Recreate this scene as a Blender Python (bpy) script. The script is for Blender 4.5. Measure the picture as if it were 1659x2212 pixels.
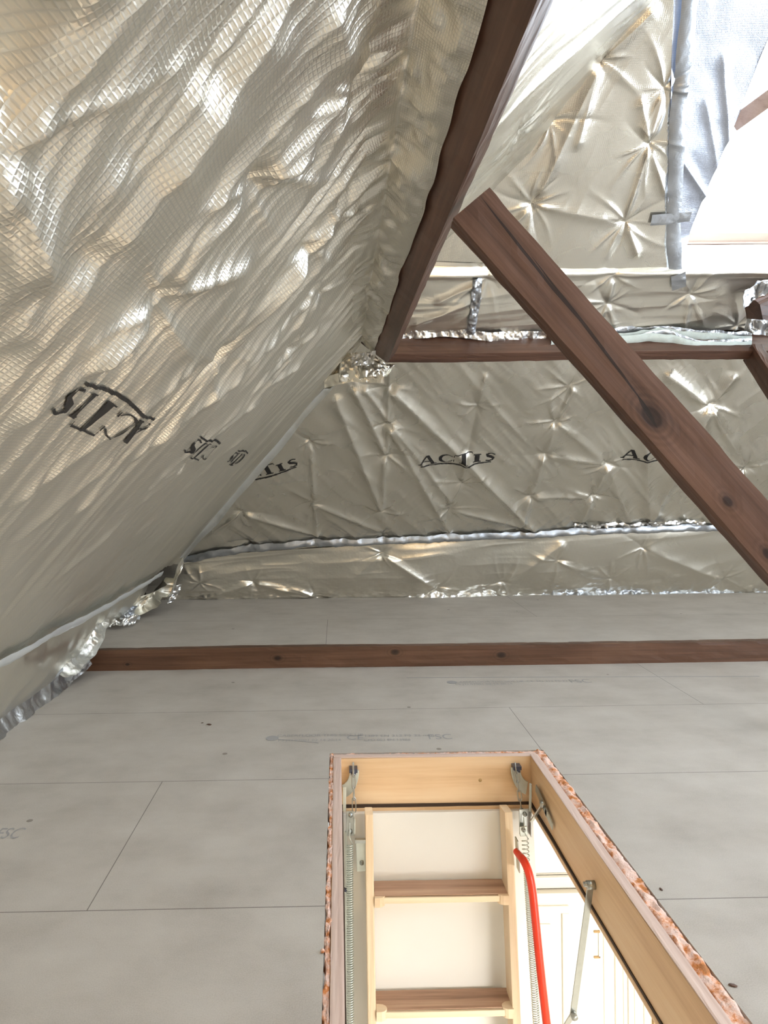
import bpy, bmesh, math, random
import numpy as np
from mathutils import Vector, Matrix

for o in list(bpy.data.objects):
    bpy.data.objects.remove(o, do_unlink=True)
SC = bpy.context.scene
COL = SC.collection
V = Vector

# ------------------------------------------------------------------ camera
W_, H_, F_ = 1659, 2212, 1475.0
YAW, ROLL, CAMH = math.radians(0.9), math.radians(0.58), 0.872
CX, CY = 753.0, 1040.0
cam_d = bpy.data.cameras.new('camera')
cam = bpy.data.objects.new('camera', cam_d)
COL.objects.link(cam)
cam_d.sensor_fit = 'VERTICAL'
cam_d.sensor_height = 36.0
cam_d.sensor_width = 27.0
cam_d.lens = 36.0 * F_ / H_
cam_d.shift_x = (W_ / 2 - CX) / H_
cam_d.shift_y = -(H_ / 2 - CY) / H_
cam_d.clip_start = 0.02
RM = Matrix.Rotation(-YAW, 3, 'Z') @ Matrix.Rotation(math.pi / 2, 3, 'X') @ Matrix.Rotation(-ROLL, 3, 'Z')
cam.matrix_world = Matrix.Translation((0, 0, CAMH)) @ RM.to_4x4()
SC.camera = cam
CAM = V((0, 0, CAMH))

def ray(x, y):
    return (RM @ V(((x - CX) / F_, (CY - y) / F_, -1.0))).normalized()

def hit(x, y, o, n):
    r = ray(x, y)
    return CAM + r * ((V(o) - CAM).dot(V(n)) / r.dot(V(n)))

def at(x, y, Y):
    return hit(x, y, (0, Y, 0), (0, 1, 0))

# ------------------------------------------------------------------ world, lights, exposure
SC.view_settings.view_transform = 'Standard'
SC.view_settings.look = 'None'
SC.view_settings.gamma = 1.0
SC.view_settings.use_curve_mapping = False
SC.view_settings.exposure = 1.25
world = bpy.data.worlds.new('overcast_sky')
SC.world = world
world.use_nodes = True
bg = world.node_tree.nodes['Background']
bg.inputs[0].default_value = (0.85, 0.92, 1.0, 1)
bg.inputs[1].default_value = 6.0

def area_light(name, loc, direction, sx, sy, power, color, portal=False):
    d = bpy.data.lights.new(name, 'AREA')
    d.shape = 'RECTANGLE'; d.size = sx; d.size_y = sy
    d.energy = power; d.color = color
    o = bpy.data.objects.new(name, d); COL.objects.link(o)
    o.location = loc
    o.rotation_euler = V(direction).to_track_quat('-Z', 'Y').to_euler()
    if portal: d.cycles.is_portal = True
    return o
S2 = math.sqrt(0.5)
# unseen warm fill added in the loft behind the camera; landing lamp below
lp = bpy.data.lights.new('loft_warm_fill', 'POINT'); lp.energy = 34; lp.color = (1.0, 0.70, 0.38); lp.shadow_soft_size = 0.06
lo = bpy.data.objects.new('loft_warm_fill', lp); COL.objects.link(lo); lo.location = (0.7, -1.5, 1.15)
area_light('landing_lamp', (1.35, 0.7, -0.60), (0.0, 0.45, -1), 0.8, 0.8, 27, (1.0, 0.96, 0.90))
sunl = bpy.data.lights.new('sun', 'SUN'); sunl.energy = 0.0

# ------------------------------------------------------------------ helpers
def tag(o, label=None, cat=None, group=None, kind=None):
    if label: o['label'] = label
    if cat: o['category'] = cat
    if group: o['group'] = group
    if kind: o['kind'] = kind
    return o

def mesh_obj(name, verts, faces, mat, parent=None, smooth=False, uvs=None, mats=None, fmat=None):
    me = bpy.data.meshes.new(name)
    me.from_pydata([tuple(v) for v in verts], [], faces)
    if uvs is not None:
        uvl = me.uv_layers.new(name='UVMap')
        li = np.zeros(len(me.loops), dtype=np.int32)
        me.loops.foreach_get('vertex_index', li)
        uvl.data.foreach_set('uv', np.asarray(uvs, dtype=np.float32)[li].ravel())
    me.update()
    if smooth:
        me.polygons.foreach_set('use_smooth', [True] * len(me.polygons))
    for m in (mats or [mat]):
        me.materials.append(m)
    if fmat is not None:
        me.polygons.foreach_set('material_index', fmat)
    o = bpy.data.objects.new(name, me)
    COL.objects.link(o)
    if parent: o.parent = parent
    return o

def grid_obj(name, P, mat, parent=None, uv=None, smooth=True):
    """P: (nv,nu,3) array"""
    nv, nu = P.shape[:2]
    idx = np.arange(nu * nv).reshape(nv, nu)
    F = np.stack([idx[:-1, :-1], idx[:-1, 1:], idx[1:, 1:], idx[1:, :-1]], -1).reshape(-1, 4)
    me = bpy.data.meshes.new(name)
    me.vertices.add(nu * nv)
    me.vertices.foreach_set('co', P.reshape(-1).astype(np.float32))
    me.loops.add(F.size)
    me.loops.foreach_set('vertex_index', F.ravel().astype(np.int32))
    me.polygons.add(len(F))
    me.polygons.foreach_set('loop_start', np.arange(0, F.size, 4, dtype=np.int32))
    if uv is not None:
        uvl = me.uv_layers.new(name='UVMap')
        uvl.data.foreach_set('uv', uv.reshape(-1, 2)[F.ravel()].astype(np.float32).ravel())
    me.update(calc_edges=True)
    me.validate()
    if smooth:
        me.polygons.foreach_set('use_smooth', [True] * len(me.polygons))
    me.materials.append(mat)
    o = bpy.data.objects.new(name, me); COL.objects.link(o)
    if parent: o.parent = parent
    return o

def empty(name, loc, **k):
    o = bpy.data.objects.new(name, None); COL.objects.link(o)
    o.location = loc; o.empty_display_size = 0.05
    tag(o, **k)
    return o

def fix_parent(child, parent):
    child.parent = parent
    child.matrix_parent_inverse = Matrix.Translation(-V(parent.location))

class MB:
    def __init__(s): s.v = []; s.f = []
    def add(s, vs, fs):
        b = len(s.v); s.v += [tuple(v) for v in vs]; s.f += [tuple(i + b for i in f) for f in fs]
    def box(s, lo, hi):
        x0, y0, z0 = lo; x1, y1, z1 = hi
        s.add([(x0,y0,z0),(x1,y0,z0),(x1,y1,z0),(x0,y1,z0),(x0,y0,z1),(x1,y0,z1),(x1,y1,z1),(x0,y1,z1)],
              [(0,3,2,1),(4,5,6,7),(0,1,5,4),(1,2,6,5),(2,3,7,6),(3,0,4,7)])
    def obox(s, p0, p1, side, w, t):
        """bar from p0 to p1; side = width direction; w along side, t along the third axis"""
        p0, p1 = V(p0), V(p1); d = (p1 - p0).normalized()
        u = V(side); u = (u - d * u.dot(d)).normalized(); n = d.cross(u)
        vs = []
        for p in (p0, p1):
            for a, b in ((-1,-1),(1,-1),(1,1),(-1,1)):
                vs.append(p + u * a * w / 2 + n * b * t / 2)
        s.add(vs, [(3,2,1,0),(4,5,6,7),(0,1,5,4),(1,2,6,5),(2,3,7,6),(3,0,4,7)])
    def tube(s, pts, r, n=8, closed=False, cap=True):
        pts = [V(p) for p in pts]; N = len(pts)
        rs = r if isinstance(r, (list, tuple)) else [r] * N
        prev = None; rings = []
        for i, p in enumerate(pts):
            if closed: d = pts[(i + 1) % N] - pts[i - 1]
            else: d = pts[min(i + 1, N - 1)] - pts[max(i - 1, 0)]
            d.normalize()
            if prev is None:
                a = V((0, 0, 1)) if abs(d.z) < .9 else V((1, 0, 0))
                u = d.cross(a).normalized()
            else:
                u = (prev - d * prev.dot(d)).normalized()
            prev = u; w = d.cross(u)
            rings.append([p + (u * math.cos(2*math.pi*k/n) + w * math.sin(2*math.pi*k/n)) * rs[i] for k in range(n)])
        vs = [v for R in rings for v in R]; fs = []
        M = N if closed else N - 1
        for i in range(M):
            j = (i + 1) % N
            for k in range(n):
                fs.append((i*n+k, i*n+(k+1) % n, j*n+(k+1) % n, j*n+k))
        if cap and not closed:
            fs.append(tuple(range(n))[::-1]); fs.append(tuple((N-1)*n+k for k in range(n)))
        s.add(vs, fs)
    def disc(s, c, axis, r, h, n=20):
        c = V(c); ax = V(axis).normalized()
        s.tube([c - ax*h/2, c + ax*h/2], r, n)
    def prism(s, poly, u, v, o, n, t):
        """poly in (u,v) coords at origin o extruded t along n"""
        u, v, o, n = V(u), V(v), V(o), V(n)
        N = len(poly)
        vs = [o + u*a + v*b for a, b in poly] + [o + u*a + v*b + n*t for a, b in poly]
        fs = [tuple(range(N))[::-1], tuple(range(N, 2*N))]
        for i in range(N):
            j = (i+1) % N; fs.append((i, j, N+j, N+i))
        s.add(vs, fs)
    def build(s, name, mat, parent=None, smooth=False, bevel=0, seg=2):
        o = mesh_obj(name, s.v, s.f, mat, None, smooth)
        if parent: fix_parent(o, parent)
        bm = bmesh.new(); bm.from_mesh(o.data); bmesh.ops.recalc_face_normals(bm, faces=bm.faces)
        bm.to_mesh(o.data); bm.free()
        if smooth:
            o.data.polygons.foreach_set('use_smooth', [True]*len(o.data.polygons))
        if bevel:
            m = o.modifiers.new('bevel', 'BEVEL'); m.width = bevel; m.segments = seg; m.limit_method = 'ANGLE'
        return o

# value noise ----------------------------------------------------------------
_rng = np.random.RandomState(7)
_T = _rng.rand(256, 256) * 2 - 1
def vn(x, y, s=0):
    x = np.asarray(x) + s * 17.13; y = np.asarray(y) + s * 31.7
    xi = np.floor(x).astype(int); yi = np.floor(y).astype(int)
    fx = x - xi; fy = y - yi
    fx = fx*fx*fx*(fx*(fx*6-15)+10); fy = fy*fy*fy*(fy*(fy*6-15)+10)
    a = _T[yi & 255, xi & 255]; b = _T[yi & 255, (xi+1) & 255]
    c = _T[(yi+1) & 255, xi & 255]; d = _T[(yi+1) & 255, (xi+1) & 255]
    return (a*(1-fx)+b*fx)*(1-fy) + (c*(1-fx)+d*fx)*fy
def fbm(x, y, s=0, n=4):
    r = 0; a = 1.0
    for i in range(n):
        r = r + a * vn(x, y, s + i); x = x*2.03; y = y*2.03; a *= .5
    return r

# ------------------------------------------------------------------ materials
def newmat(name):
    m = bpy.data.materials.new(name); m.use_nodes = True
    nt = m.node_tree
    return m, nt, nt.nodes['Principled BSDF']
def N(nt, t, **k):
    n = nt.nodes.new(t)
    for a, b in k.items():
        if a.startswith('i_'):
            key = a[2:]
            n.inputs[int(key) if key.isdigit() else key.replace('_', ' ')].default_value = b
        else: setattr(n, a, b)
    return n
def L(nt, a, b): nt.links.new(a, b)
def math_n(nt, op, a, b=None, c=None):
    n = nt.nodes.new('ShaderNodeMath'); n.operation = op
    for i, v in enumerate((a, b, c)):
        if v is None: continue
        if isinstance(v, (int, float)): n.inputs[i].default_value = v
        else: nt.links.new(v, n.inputs[i])
    return n.outputs[0]
def ramp(nt, fac, stops, interp='LINEAR'):
    r = nt.nodes.new('ShaderNodeValToRGB'); r.color_ramp.interpolation = interp
    els = r.color_ramp.elements
    while len(els) < len(stops): els.new(0.5)
    for e, (p, c) in zip(els, stops):
        e.position = p; e.color = (c[0], c[1], c[2], 1)
    nt.links.new(fac, r.inputs[0]); return r.outputs[0]
def simple(name, col, rough=.5, metal=0, bump=0, bscale=200, spec=.5, var=.25):
    m, nt, b = newmat(name)
    b.inputs['Base Color'].default_value = (*col, 1)
    b.inputs['Roughness'].default_value = rough
    b.inputs['Metallic'].default_value = metal
    b.inputs['Specular IOR Level'].default_value = spec
    tc = N(nt, 'ShaderNodeTexCoord'); no = N(nt, 'ShaderNodeTexNoise', i_Scale=bscale)
    L(nt, tc.outputs['Object'], no.inputs['Vector'])
    mix = N(nt, 'ShaderNodeMixRGB', blend_type='MULTIPLY'); mix.inputs[0].default_value = var
    mix.inputs[1].default_value = (*col, 1)
    L(nt, ramp(nt, no.outputs[0], [(.3, (.75, .75, .75)), (.7, (1.1, 1.1, 1.1))]), mix.inputs[2])
    L(nt, mix.outputs[0], b.inputs['Base Color'])
    if bump:
        bp = N(nt, 'ShaderNodeBump', i_Strength=bump, i_Distance=.001)
        L(nt, no.outputs[0], bp.inputs['Height']); L(nt, bp.outputs[0], b.inputs['Normal'])
    return m

def foil_mat(name, col=(.85, .81, .715), rough=.27, pitch_u=.0075, pitch_v=.0055, scrim=.00022, crinkle=.0006, cr_scale=45):
    m, nt, b = newmat(name)
    b.inputs['Metallic'].default_value = .93
    uv = N(nt, 'ShaderNodeUVMap')
    # slightly warped thread directions
    nz = N(nt, 'ShaderNodeTexNoise', i_Scale=5.0, i_Detail=2.0)
    L(nt, uv.outputs[0], nz.inputs['Vector'])
    vm = N(nt, 'ShaderNodeVectorMath', operation='MULTIPLY_ADD')
    L(nt, nz.outputs['Color'], vm.inputs[0]); vm.inputs[1].default_value = (.012, .012, 0); L(nt, uv.outputs[0], vm.inputs[2])
    sp = N(nt, 'ShaderNodeSeparateXYZ'); L(nt, vm.outputs[0], sp.inputs[0])
    hs = []
    for o, p, wdt in ((sp.outputs[0], pitch_u, .12), (sp.outputs[1], pitch_v, .13)):
        f = math_n(nt, 'FRACT', math_n(nt, 'DIVIDE', o, p))
        d = math_n(nt, 'ABSOLUTE', math_n(nt, 'SUBTRACT', f, .5))
        k = math_n(nt, 'SUBTRACT', 1.0, math_n(nt, 'MINIMUM', math_n(nt, 'DIVIDE', d, wdt*2), 1.0))
        hs.append(k)
    thr = math_n(nt, 'MAXIMUM', hs[0], hs[1])
    # crinkles: stretched noise at two scales + voronoi facets
    n1 = N(nt, 'ShaderNodeTexNoise', i_Scale=cr_scale, i_Detail=3.0, i_Distortion=.8)
    L(nt, uv.outputs[0], n1.inputs['Vector'])
    n2 = N(nt, 'ShaderNodeTexNoise', i_Scale=cr_scale*.35, i_Detail=2.0, i_Distortion=1.5)
    L(nt, uv.outputs[0], n2.inputs['Vector'])
    rid = n2.outputs[0]
    h = math_n(nt, 'ADD', math_n(nt, 'MULTIPLY', n1.outputs[0], crinkle), math_n(nt, 'MULTIPLY', rid, crinkle*1.4))
    h = math_n(nt, 'ADD', h, math_n(nt, 'MULTIPLY', thr, scrim))
    bp = N(nt, 'ShaderNodeBump', i_Strength=1.0, i_Distance=1.0)
    L(nt, h, bp.inputs['Height']); L(nt, bp.outputs[0], b.inputs['Normal'])
    lv = N(nt, 'ShaderNodeTexNoise', i_Scale=3.0, i_Detail=3.0); L(nt, uv.outputs[0], lv.inputs['Vector'])
    rr = math_n(nt, 'ADD', math_n(nt, 'MULTIPLY', lv.outputs[0], .14), rough - .07)
    L(nt, rr, b.inputs['Roughness'])
    mx = N(nt, 'ShaderNodeMixRGB', blend_type='MIX')
    mx.inputs[1].default_value = (*col, 1)
    mx.inputs[2].default_value = (col[0]*.86, col[1]*.88, col[2]*.90, 1)
    L(nt, thr, mx.inputs[0])
    L(nt, mx.outputs[0], b.inputs['Base Color'])
    return m

def wood_mat(name, c_dark, c_mid, c_light, rough=.42, gx=1.2, gs=26, spec=.5, knots=None, cracks=None, bump=.35):
    """grain along object X"""
    m, nt, b = newmat(name)
    tc = N(nt, 'ShaderNodeTexCoord')
    vec = tc.outputs['Object']
    sp = N(nt, 'ShaderNodeSeparateXYZ'); L(nt, vec, sp.inputs[0])
    mp = N(nt, 'ShaderNodeMapping'); mp.inputs['Scale'].default_value = (gx, gs, gs)
    L(nt, vec, mp.inputs['Vector'])
    n1 = N(nt, 'ShaderNodeTexNoise', i_Scale=1.0, i_Detail=6.0, i_Roughness=.6, i_Distortion=.4); L(nt, mp.outputs[0], n1.inputs['Vector'])
    mp2 = N(nt, 'ShaderNodeMapping'); mp2.inputs['Scale'].default_value = (gx*2.5, gs*5, gs*5)
    L(nt, vec, mp2.inputs['Vector'])
    n2 = N(nt, 'ShaderNodeTexNoise', i_Scale=1.0, i_Detail=4.0, i_Roughness=.65); L(nt, mp2.outputs[0], n2.inputs['Vector'])
    n3 = N(nt, 'ShaderNodeTexNoise', i_Scale=2.2, i_Detail=3.0); L(nt, vec, n3.inputs['Vector'])
    f = math_n(nt, 'ADD', math_n(nt, 'MULTIPLY', n1.outputs[0], .5), math_n(nt, 'MULTIPLY', n2.outputs[0], .28))
    f = math_n(nt, 'ADD', f, math_n(nt, 'MULTIPLY', n3.outputs[0], .22))
    col = ramp(nt, f, [(.36, c_dark), (.5, c_mid), (.66, c_light)])
    for (kx, ky, kr) in (knots or []):
        dx = math_n(nt, 'MULTIPLY', math_n(nt, 'SUBTRACT', sp.outputs[0], kx), .62)
        dy = math_n(nt, 'SUBTRACT', sp.outputs[1], ky)
        r = math_n(nt, 'SQRT', math_n(nt, 'ADD', math_n(nt, 'MULTIPLY', dx, dx), math_n(nt, 'MULTIPLY', dy, dy)))
        r = math_n(nt, 'ADD', r, math_n(nt, 'MULTIPLY', math_n(nt, 'SUBTRACT', n3.outputs[0], .5), kr*.5))
        k = math_n(nt, 'SUBTRACT', 1.0, math_n(nt, 'MINIMUM', math_n(nt, 'DIVIDE', r, kr), 1.0))
        rings = math_n(nt, 'MULTIPLY', math_n(nt, 'ADD', math_n(nt, 'SINE', math_n(nt, 'MULTIPLY', r, 620.0)), 1.0), .3)
        halo = math_n(nt, 'SUBTRACT', 1.0, math_n(nt, 'MINIMUM', math_n(nt, 'DIVIDE', r, kr*2.6), 1.0))
        m1 = N(nt, 'ShaderNodeMixRGB'); L(nt, math_n(nt, 'MULTIPLY', rings, halo), m1.inputs[0])
        L(nt, col, m1.inputs[1]); m1.inputs[2].default_value = (c_dark[0]*.5, c_dark[1]*.5, c_dark[2]*.5, 1)
        m2 = N(nt, 'ShaderNodeMixRGB'); L(nt, math_n(nt, 'MINIMUM', math_n(nt, 'MULTIPLY', k, 2.2), .82), m2.inputs[0])
        L(nt, m1.outputs[0], m2.inputs[1]); m2.inputs[2].default_value = (c_dark[0]*.28, c_dark[1]*.25, c_dark[2]*.3, 1)
        col = m2.outputs[0]
    for (x0, x1, y0, y1, wd) in (cracks or []):
        t = math_n(nt, 'DIVIDE', math_n(nt, 'SUBTRACT', sp.outputs[0], x0), x1 - x0)
        yc = math_n(nt, 'ADD', math_n(nt, 'MULTIPLY', t, y1 - y0), y0)
        yc = math_n(nt, 'ADD', yc, math_n(nt, 'MULTIPLY', math_n(nt, 'SUBTRACT', n3.outputs[0], .5), .012))
        d = math_n(nt, 'ABSOLUTE', math_n(nt, 'SUBTRACT', sp.outputs[1], yc))
        env = math_n(nt, 'MULTIPLY', math_n(nt, 'MULTIPLY', t, math_n(nt, 'SUBTRACT', 1.0, t)), 4*wd)
        k = math_n(nt, 'LESS_THAN', d, env)
        m3 = N(nt, 'ShaderNodeMixRGB'); L(nt, math_n(nt, 'MULTIPLY', k, .85), m3.inputs[0]); L(nt, col, m3.inputs[1])
        m3.inputs[2].default_value = (.012, .008, .008, 1); col = m3.outputs[0]
    L(nt, col, b.inputs['Base Color'])
    b.inputs['Roughness'].default_value = rough
    b.inputs['Specular IOR Level'].default_value = spec
    bp = N(nt, 'ShaderNodeBump', i_Strength=bump, i_Distance=.003)
    L(nt, f, bp.inputs['Height']); L(nt, bp.outputs[0], b.inputs['Normal'])
    return m

M = {}
M['foil'] = foil_mat('foil_scrim')
M['foil_left'] = foil_mat('foil_scrim_wide', rough=.34, pitch_u=.0085, pitch_v=.0065, scrim=.00035, crinkle=.0004, cr_scale=30)
M['foil_plain'] = foil_mat('foil_plain', rough=.32, scrim=.00005, crinkle=.0008, cr_scale=38)
M['crumple'] = foil_mat('foil_crumpled', col=(.84, .83, .81), rough=.32, scrim=0, crinkle=.003, cr_scale=42)
M['tape'] = foil_mat('silver_tape', col=(.50, .52, .55), rough=.42, scrim=0, crinkle=.0012, cr_scale=40)
M['tape_crinkle'] = foil_mat('crinkled_tape', col=(.52, .53, .55), rough=.3, scrim=0, crinkle=.0045, cr_scale=26)
M['hip_tape'] = simple('pale_tape', (.74, .76, .76), .28, .35, .15, 60, var=.08)
M['ink'] = simple('black_ink', (.018, .016, .015), .55)
M['wadding'] = simple('green_wadding', (.68, .76, .72), .8, 0, .6, 300)
M['timber'] = wood_mat('stained_timber', (.038, .017, .011), (.095, .044, .027), (.165, .080, .050))
M['timber_brace'] = wood_mat('stained_timber_brace', (.050, .026, .019), (.112, .060, .042), (.175, .098, .070),
                             knots=[(.575, -.014, .023), (.93, -.02, .011), (.80, -.012, .011), (1.3, .02, .02)],
                             cracks=[(.0, .33, .022, .004, .0034), (.16, .57, .020, -.010, .0036), (.52, .60, -.006, -.022, .005)], rough=.6, spec=.3)
M['timber_floor'] = wood_mat('stained_floor_timber', (.055, .026, .013), (.115, .053, .028), (.18, .09, .05),
                             knots=[(1.05, .0, .012), (1.6, .02, .014), (.35, -.02, .008), (2.1, .0, .014)])
M['pine'] = wood_mat('pale_pine', (.66, .42, .22), (.80, .56, .33), (.88, .68, .45), rough=.42, gx=1.0, gs=14, bump=.12)
M['pine_ladder'] = wood_mat('ladder_pine', (.74, .55, .36), (.84, .66, .45), (.90, .76, .56), rough=.4, gx=1.0, gs=18, bump=.1)
M['pine_top'] = wood_mat('pinkish_pine_edge', (.52, .37, .31), (.64, .48, .41), (.70, .56, .49), rough=.6, gx=1.0, gs=30, bump=.2)
M['tread'] = wood_mat('weathered_tread', (.17, .09, .055), (.46, .28, .19), (.66, .45, .31), rough=.6, gx=1.0, gs=34, bump=.5)
M['lid'] = simple('cream_board', (.84, .83, .79), .35, 0, .05, 8, var=.06)
M['cream'] = simple('cream_gloss_paint', (.88, .83, .73), .35, 0, .05, 8, var=.06)
M['white_wall'] = simple('white_plaster', (.93, .92, .89), .7, 0, .1, 20, var=.06)
M['brassy'] = simple('old_paint_chip', (.45, .29, .12), .6)
M['zinc'] = simple('zinc_steel', (.42, .44, .43), .3, .9, .1, 60)
M['zinc_white'] = simple('pale_zinc', (.60, .64, .60), .35, .6, .1, 60)
M['dark_gap'] = simple('gap_shade', (.05, .03, .02), .8)
M['red'] = simple('red_plastic', (.85, .045, .010), .28, 0, 0, 20)
M['blue_black'] = simple('dark_bolt', (.10, .11, .16), .3, .7)

def foam_mat():
    m, nt, b = newmat('expanding_foam')
    tc = N(nt, 'ShaderNodeTexCoord')
    n1 = N(nt, 'ShaderNodeTexNoise', i_Scale=32.0, i_Detail=5.0, i_Roughness=.65); L(nt, tc.outputs['Object'], n1.inputs['Vector'])
    L(nt, ramp(nt, n1.outputs[0], [(.44, (.80, .58, .50)), (.52, (.80, .47, .34)), (.60, (.62, .22, .06)), (.7, (.40, .16, .05))]), b.inputs['Base Color'])
    b.inputs['Roughness'].default_value = .75
    n2 = N(nt, 'ShaderNodeTexNoise', i_Scale=260.0, i_Detail=3.0); L(nt, tc.outputs['Object'], n2.inputs['Vector'])
    bp = N(nt, 'ShaderNodeBump', i_Strength=.8, i_Distance=.003); L(nt, n2.outputs[0], bp.inputs['Height']); L(nt, bp.outputs[0], b.inputs['Normal'])
    return m
M['foam'] = foam_mat()

YJ = [0.2, .804, 1.404, 2.006, 2.608]
def chipboard_mat(name, hj, vj):
    """hj: joints at constant y ; vj: (x, y0, y1) joints at constant x; world metres"""
    m, nt, b = newmat(name)
    tc = N(nt, 'ShaderNodeTexCoord'); vec = tc.outputs['Object']
    sp = N(nt, 'ShaderNodeSeparateXYZ'); L(nt, vec, sp.inputs[0])
    X, Y = sp.outputs[0], sp.outputs[1]
    n1 = N(nt, 'ShaderNodeTexNoise', i_Scale=420.0, i_Detail=4.0, i_Roughness=.7); L(nt, vec, n1.inputs['Vector'])
    n2 = N(nt, 'ShaderNodeTexNoise', i_Scale=5.0, i_Detail=5.0, i_Roughness=.6); L(nt, vec, n2.inputs['Vector'])
    mp = N(nt, 'ShaderNodeMapping'); mp.inputs['Scale'].default_value = (3, 8, 1); L(nt, vec, mp.inputs['Vector'])
    n3 = N(nt, 'ShaderNodeTexNoise', i_Scale=1.0, i_Detail=5.0, i_Roughness=.65); L(nt, mp.outputs[0], n3.inputs['Vector'])
    f = math_n(nt, 'ADD', math_n(nt, 'MULTIPLY', n1.outputs[0], .42), math_n(nt, 'MULTIPLY', n2.outputs[0], .38))
    f = math_n(nt, 'ADD', f, math_n(nt, 'MULTIPLY', n3.outputs[0], .20))
    col = ramp(nt, f, [(.34, (.345, .310, .270)), (.5, (.455, .418, .374)), (.66, (.54, .505, .46))])
    # dark specks
    vo = N(nt, 'ShaderNodeTexVoronoi', i_Scale=4.2); L(nt, vec, vo.inputs['Vector'])
    sk = math_n(nt, 'LESS_THAN', vo.outputs['Distance'], .035)
    ms = N(nt, 'ShaderNodeMixRGB'); L(nt, math_n(nt, 'MULTIPLY', sk, .6), ms.inputs[0]); L(nt, col, ms.inputs[1]); ms.inputs[2].default_value = (.09, .065, .045, 1)
    col = ms.outputs[0]
    tot = None
    for y in hj:
        k = math_n(nt, 'LESS_THAN', math_n(nt, 'ABSOLUTE', math_n(nt, 'SUBTRACT', Y, y)), .0013)
        tot = k if tot is None else math_n(nt, 'MAXIMUM', tot, k)
    for (x, y0, y1) in vj:
        k = math_n(nt, 'LESS_THAN', math_n(nt, 'ABSOLUTE', math_n(nt, 'SUBTRACT', X, x)), .0011)
        k = math_n(nt, 'MULTIPLY', k, math_n(nt, 'GREATER_THAN', Y, y0)); k = math_n(nt, 'MULTIPLY', k, math_n(nt, 'LESS_THAN', Y, y1))
        tot = k if tot is None else math_n(nt, 'MAXIMUM', tot, k)
    mj = N(nt, 'ShaderNodeMixRGB'); L(nt, math_n(nt, 'MULTIPLY', tot, .72), mj.inputs[0]); L(nt, col, mj.inputs[1]); mj.inputs[2].default_value = (.07, .05, .045, 1)
    L(nt, mj.outputs[0], b.inputs['Base Color'])
    b.inputs['Roughness'].default_value = .62
    b.inputs['Specular IOR Level'].default_value = .4
    bp = N(nt, 'ShaderNodeBump', i_Strength=.3, i_Distance=.0008); L(nt, n1.outputs[0], bp.inputs['Height']); L(nt, bp.outputs[0], b.inputs['Normal'])
    return m
M['chip'] = chipboard_mat('chipboard', YJ, [(-.522, 1.404, 2.006), (.648, 2.006, 2.608), (1.40, 2.608, 3.3), (1.9, 1.404, 2.006), (-.9, .8, 1.404), (2.1, .2, .8)])
M['chip_deck'] = chipboard_mat('chipboard_deck', [3.85], [(-.065, 3.2, 3.85), (1.12, 3.85, 4.6)])
M['roof_board'] = simple('roof_lining_board', (.18, .12, .08), .8)
M['stamp'] = simple('grey_stamp_ink', (.33, .32, .315), .8)

# ------------------------------------------------------------------ planes of the roof
DZ = 0.095
class Plane:
    def __init__(s, o, e1, e2, n):
        s.o, s.e1, s.e2, s.n = V(o), V(e1).normalized(), V(e2).normalized(), V(n).normalized()
    def ab(s, x, y):
        p = hit(x, y, s.o, s.n) - s.o
        return p.dot(s.e1), p.dot(s.e2)
    def P(s, a, b, h=0.0):
        a = np.asarray(a)[..., None]; b = np.asarray(b)[..., None]; h = np.asarray(h)[..., None]
        return np.array(s.o) + a*np.array(s.e1) + b*np.array(s.e2) + h*np.array(s.n)
BACK = Plane((0, 4.897, 0), (1, 0, 0), (0, -1, 1), (0, -1, -1))     # a = x, b = slope distance
LEFT = Plane((-1.425, 0, 0), (0, 1, 0), (1, 0, 1), (1, 0, -1))      # a = y, b = slope distance
RIDGE = 3.781

def seg_fold(A, B, p, q, amp, w, w1=None, bow=0.0, noise=0.0):
    """long crease from p to q (metric coords)"""
    p = np.array(p); q = np.array(q); d = q - p; Ln = np.hypot(*d); d = d/Ln
    s = ((A-p[0])*d[0] + (B-p[1])*d[1])/Ln
    t = -(A-p[0])*d[1] + (B-p[1])*d[0]
    sc = np.clip(s, 0, 1)
    t = t - bow*4*sc*(1-sc)
    if noise: t = t + noise*vn(s*Ln*9, s*0, 5)
    ww = w + ((w1 if w1 is not None else w) - w)*sc
    env = np.clip(np.minimum(s, 1-s)*Ln/0.05 + .0, 0, 1); env = env*env*(3-2*env)
    x = np.abs(t)/ww
    return amp*env*np.exp(-x**1.35)

def star(A, B, c, rs, n=8, R=.26, amp=.010, dim=.016, dirs=None):
    da = A-c[0]; db = B-c[1]
    r = np.hypot(da, db); th = np.arctan2(db, da)
    h = -dim*np.exp(-r/.05)
    angs = list(dirs) if dirs is not None else []
    k = max(0, n-len(angs)); base = rs.rand()*6.28
    angs += [base + 6.283*(i+.6*(rs.rand()-.5))/max(k, 1) for i in range(k)]
    for i, a0 in enumerate(angs):
        Lr = R*(.45+.8*rs.rand()); am = amp*(.4+.8*rs.rand())*(1 if (i % 3 != 2) else -.7)
        s = da*math.cos(a0)+db*math.sin(a0); t = -da*math.sin(a0)+db*math.cos(a0)
        t = t - (rs.rand()-.5)*.9*s*s/Lr
        s1 = np.clip(s/Lr, 0, 1)
        env = np.where(s > 0, np.sqrt(s1)*(1-s1)**1.2, 0)*1.9
        w = .0045+.075*np.clip(s, 0, 1)*(.6+.6*rs.rand())
        h = h + am*env*np.exp(-(np.abs(t)/w)**1.4)
    return h

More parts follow.
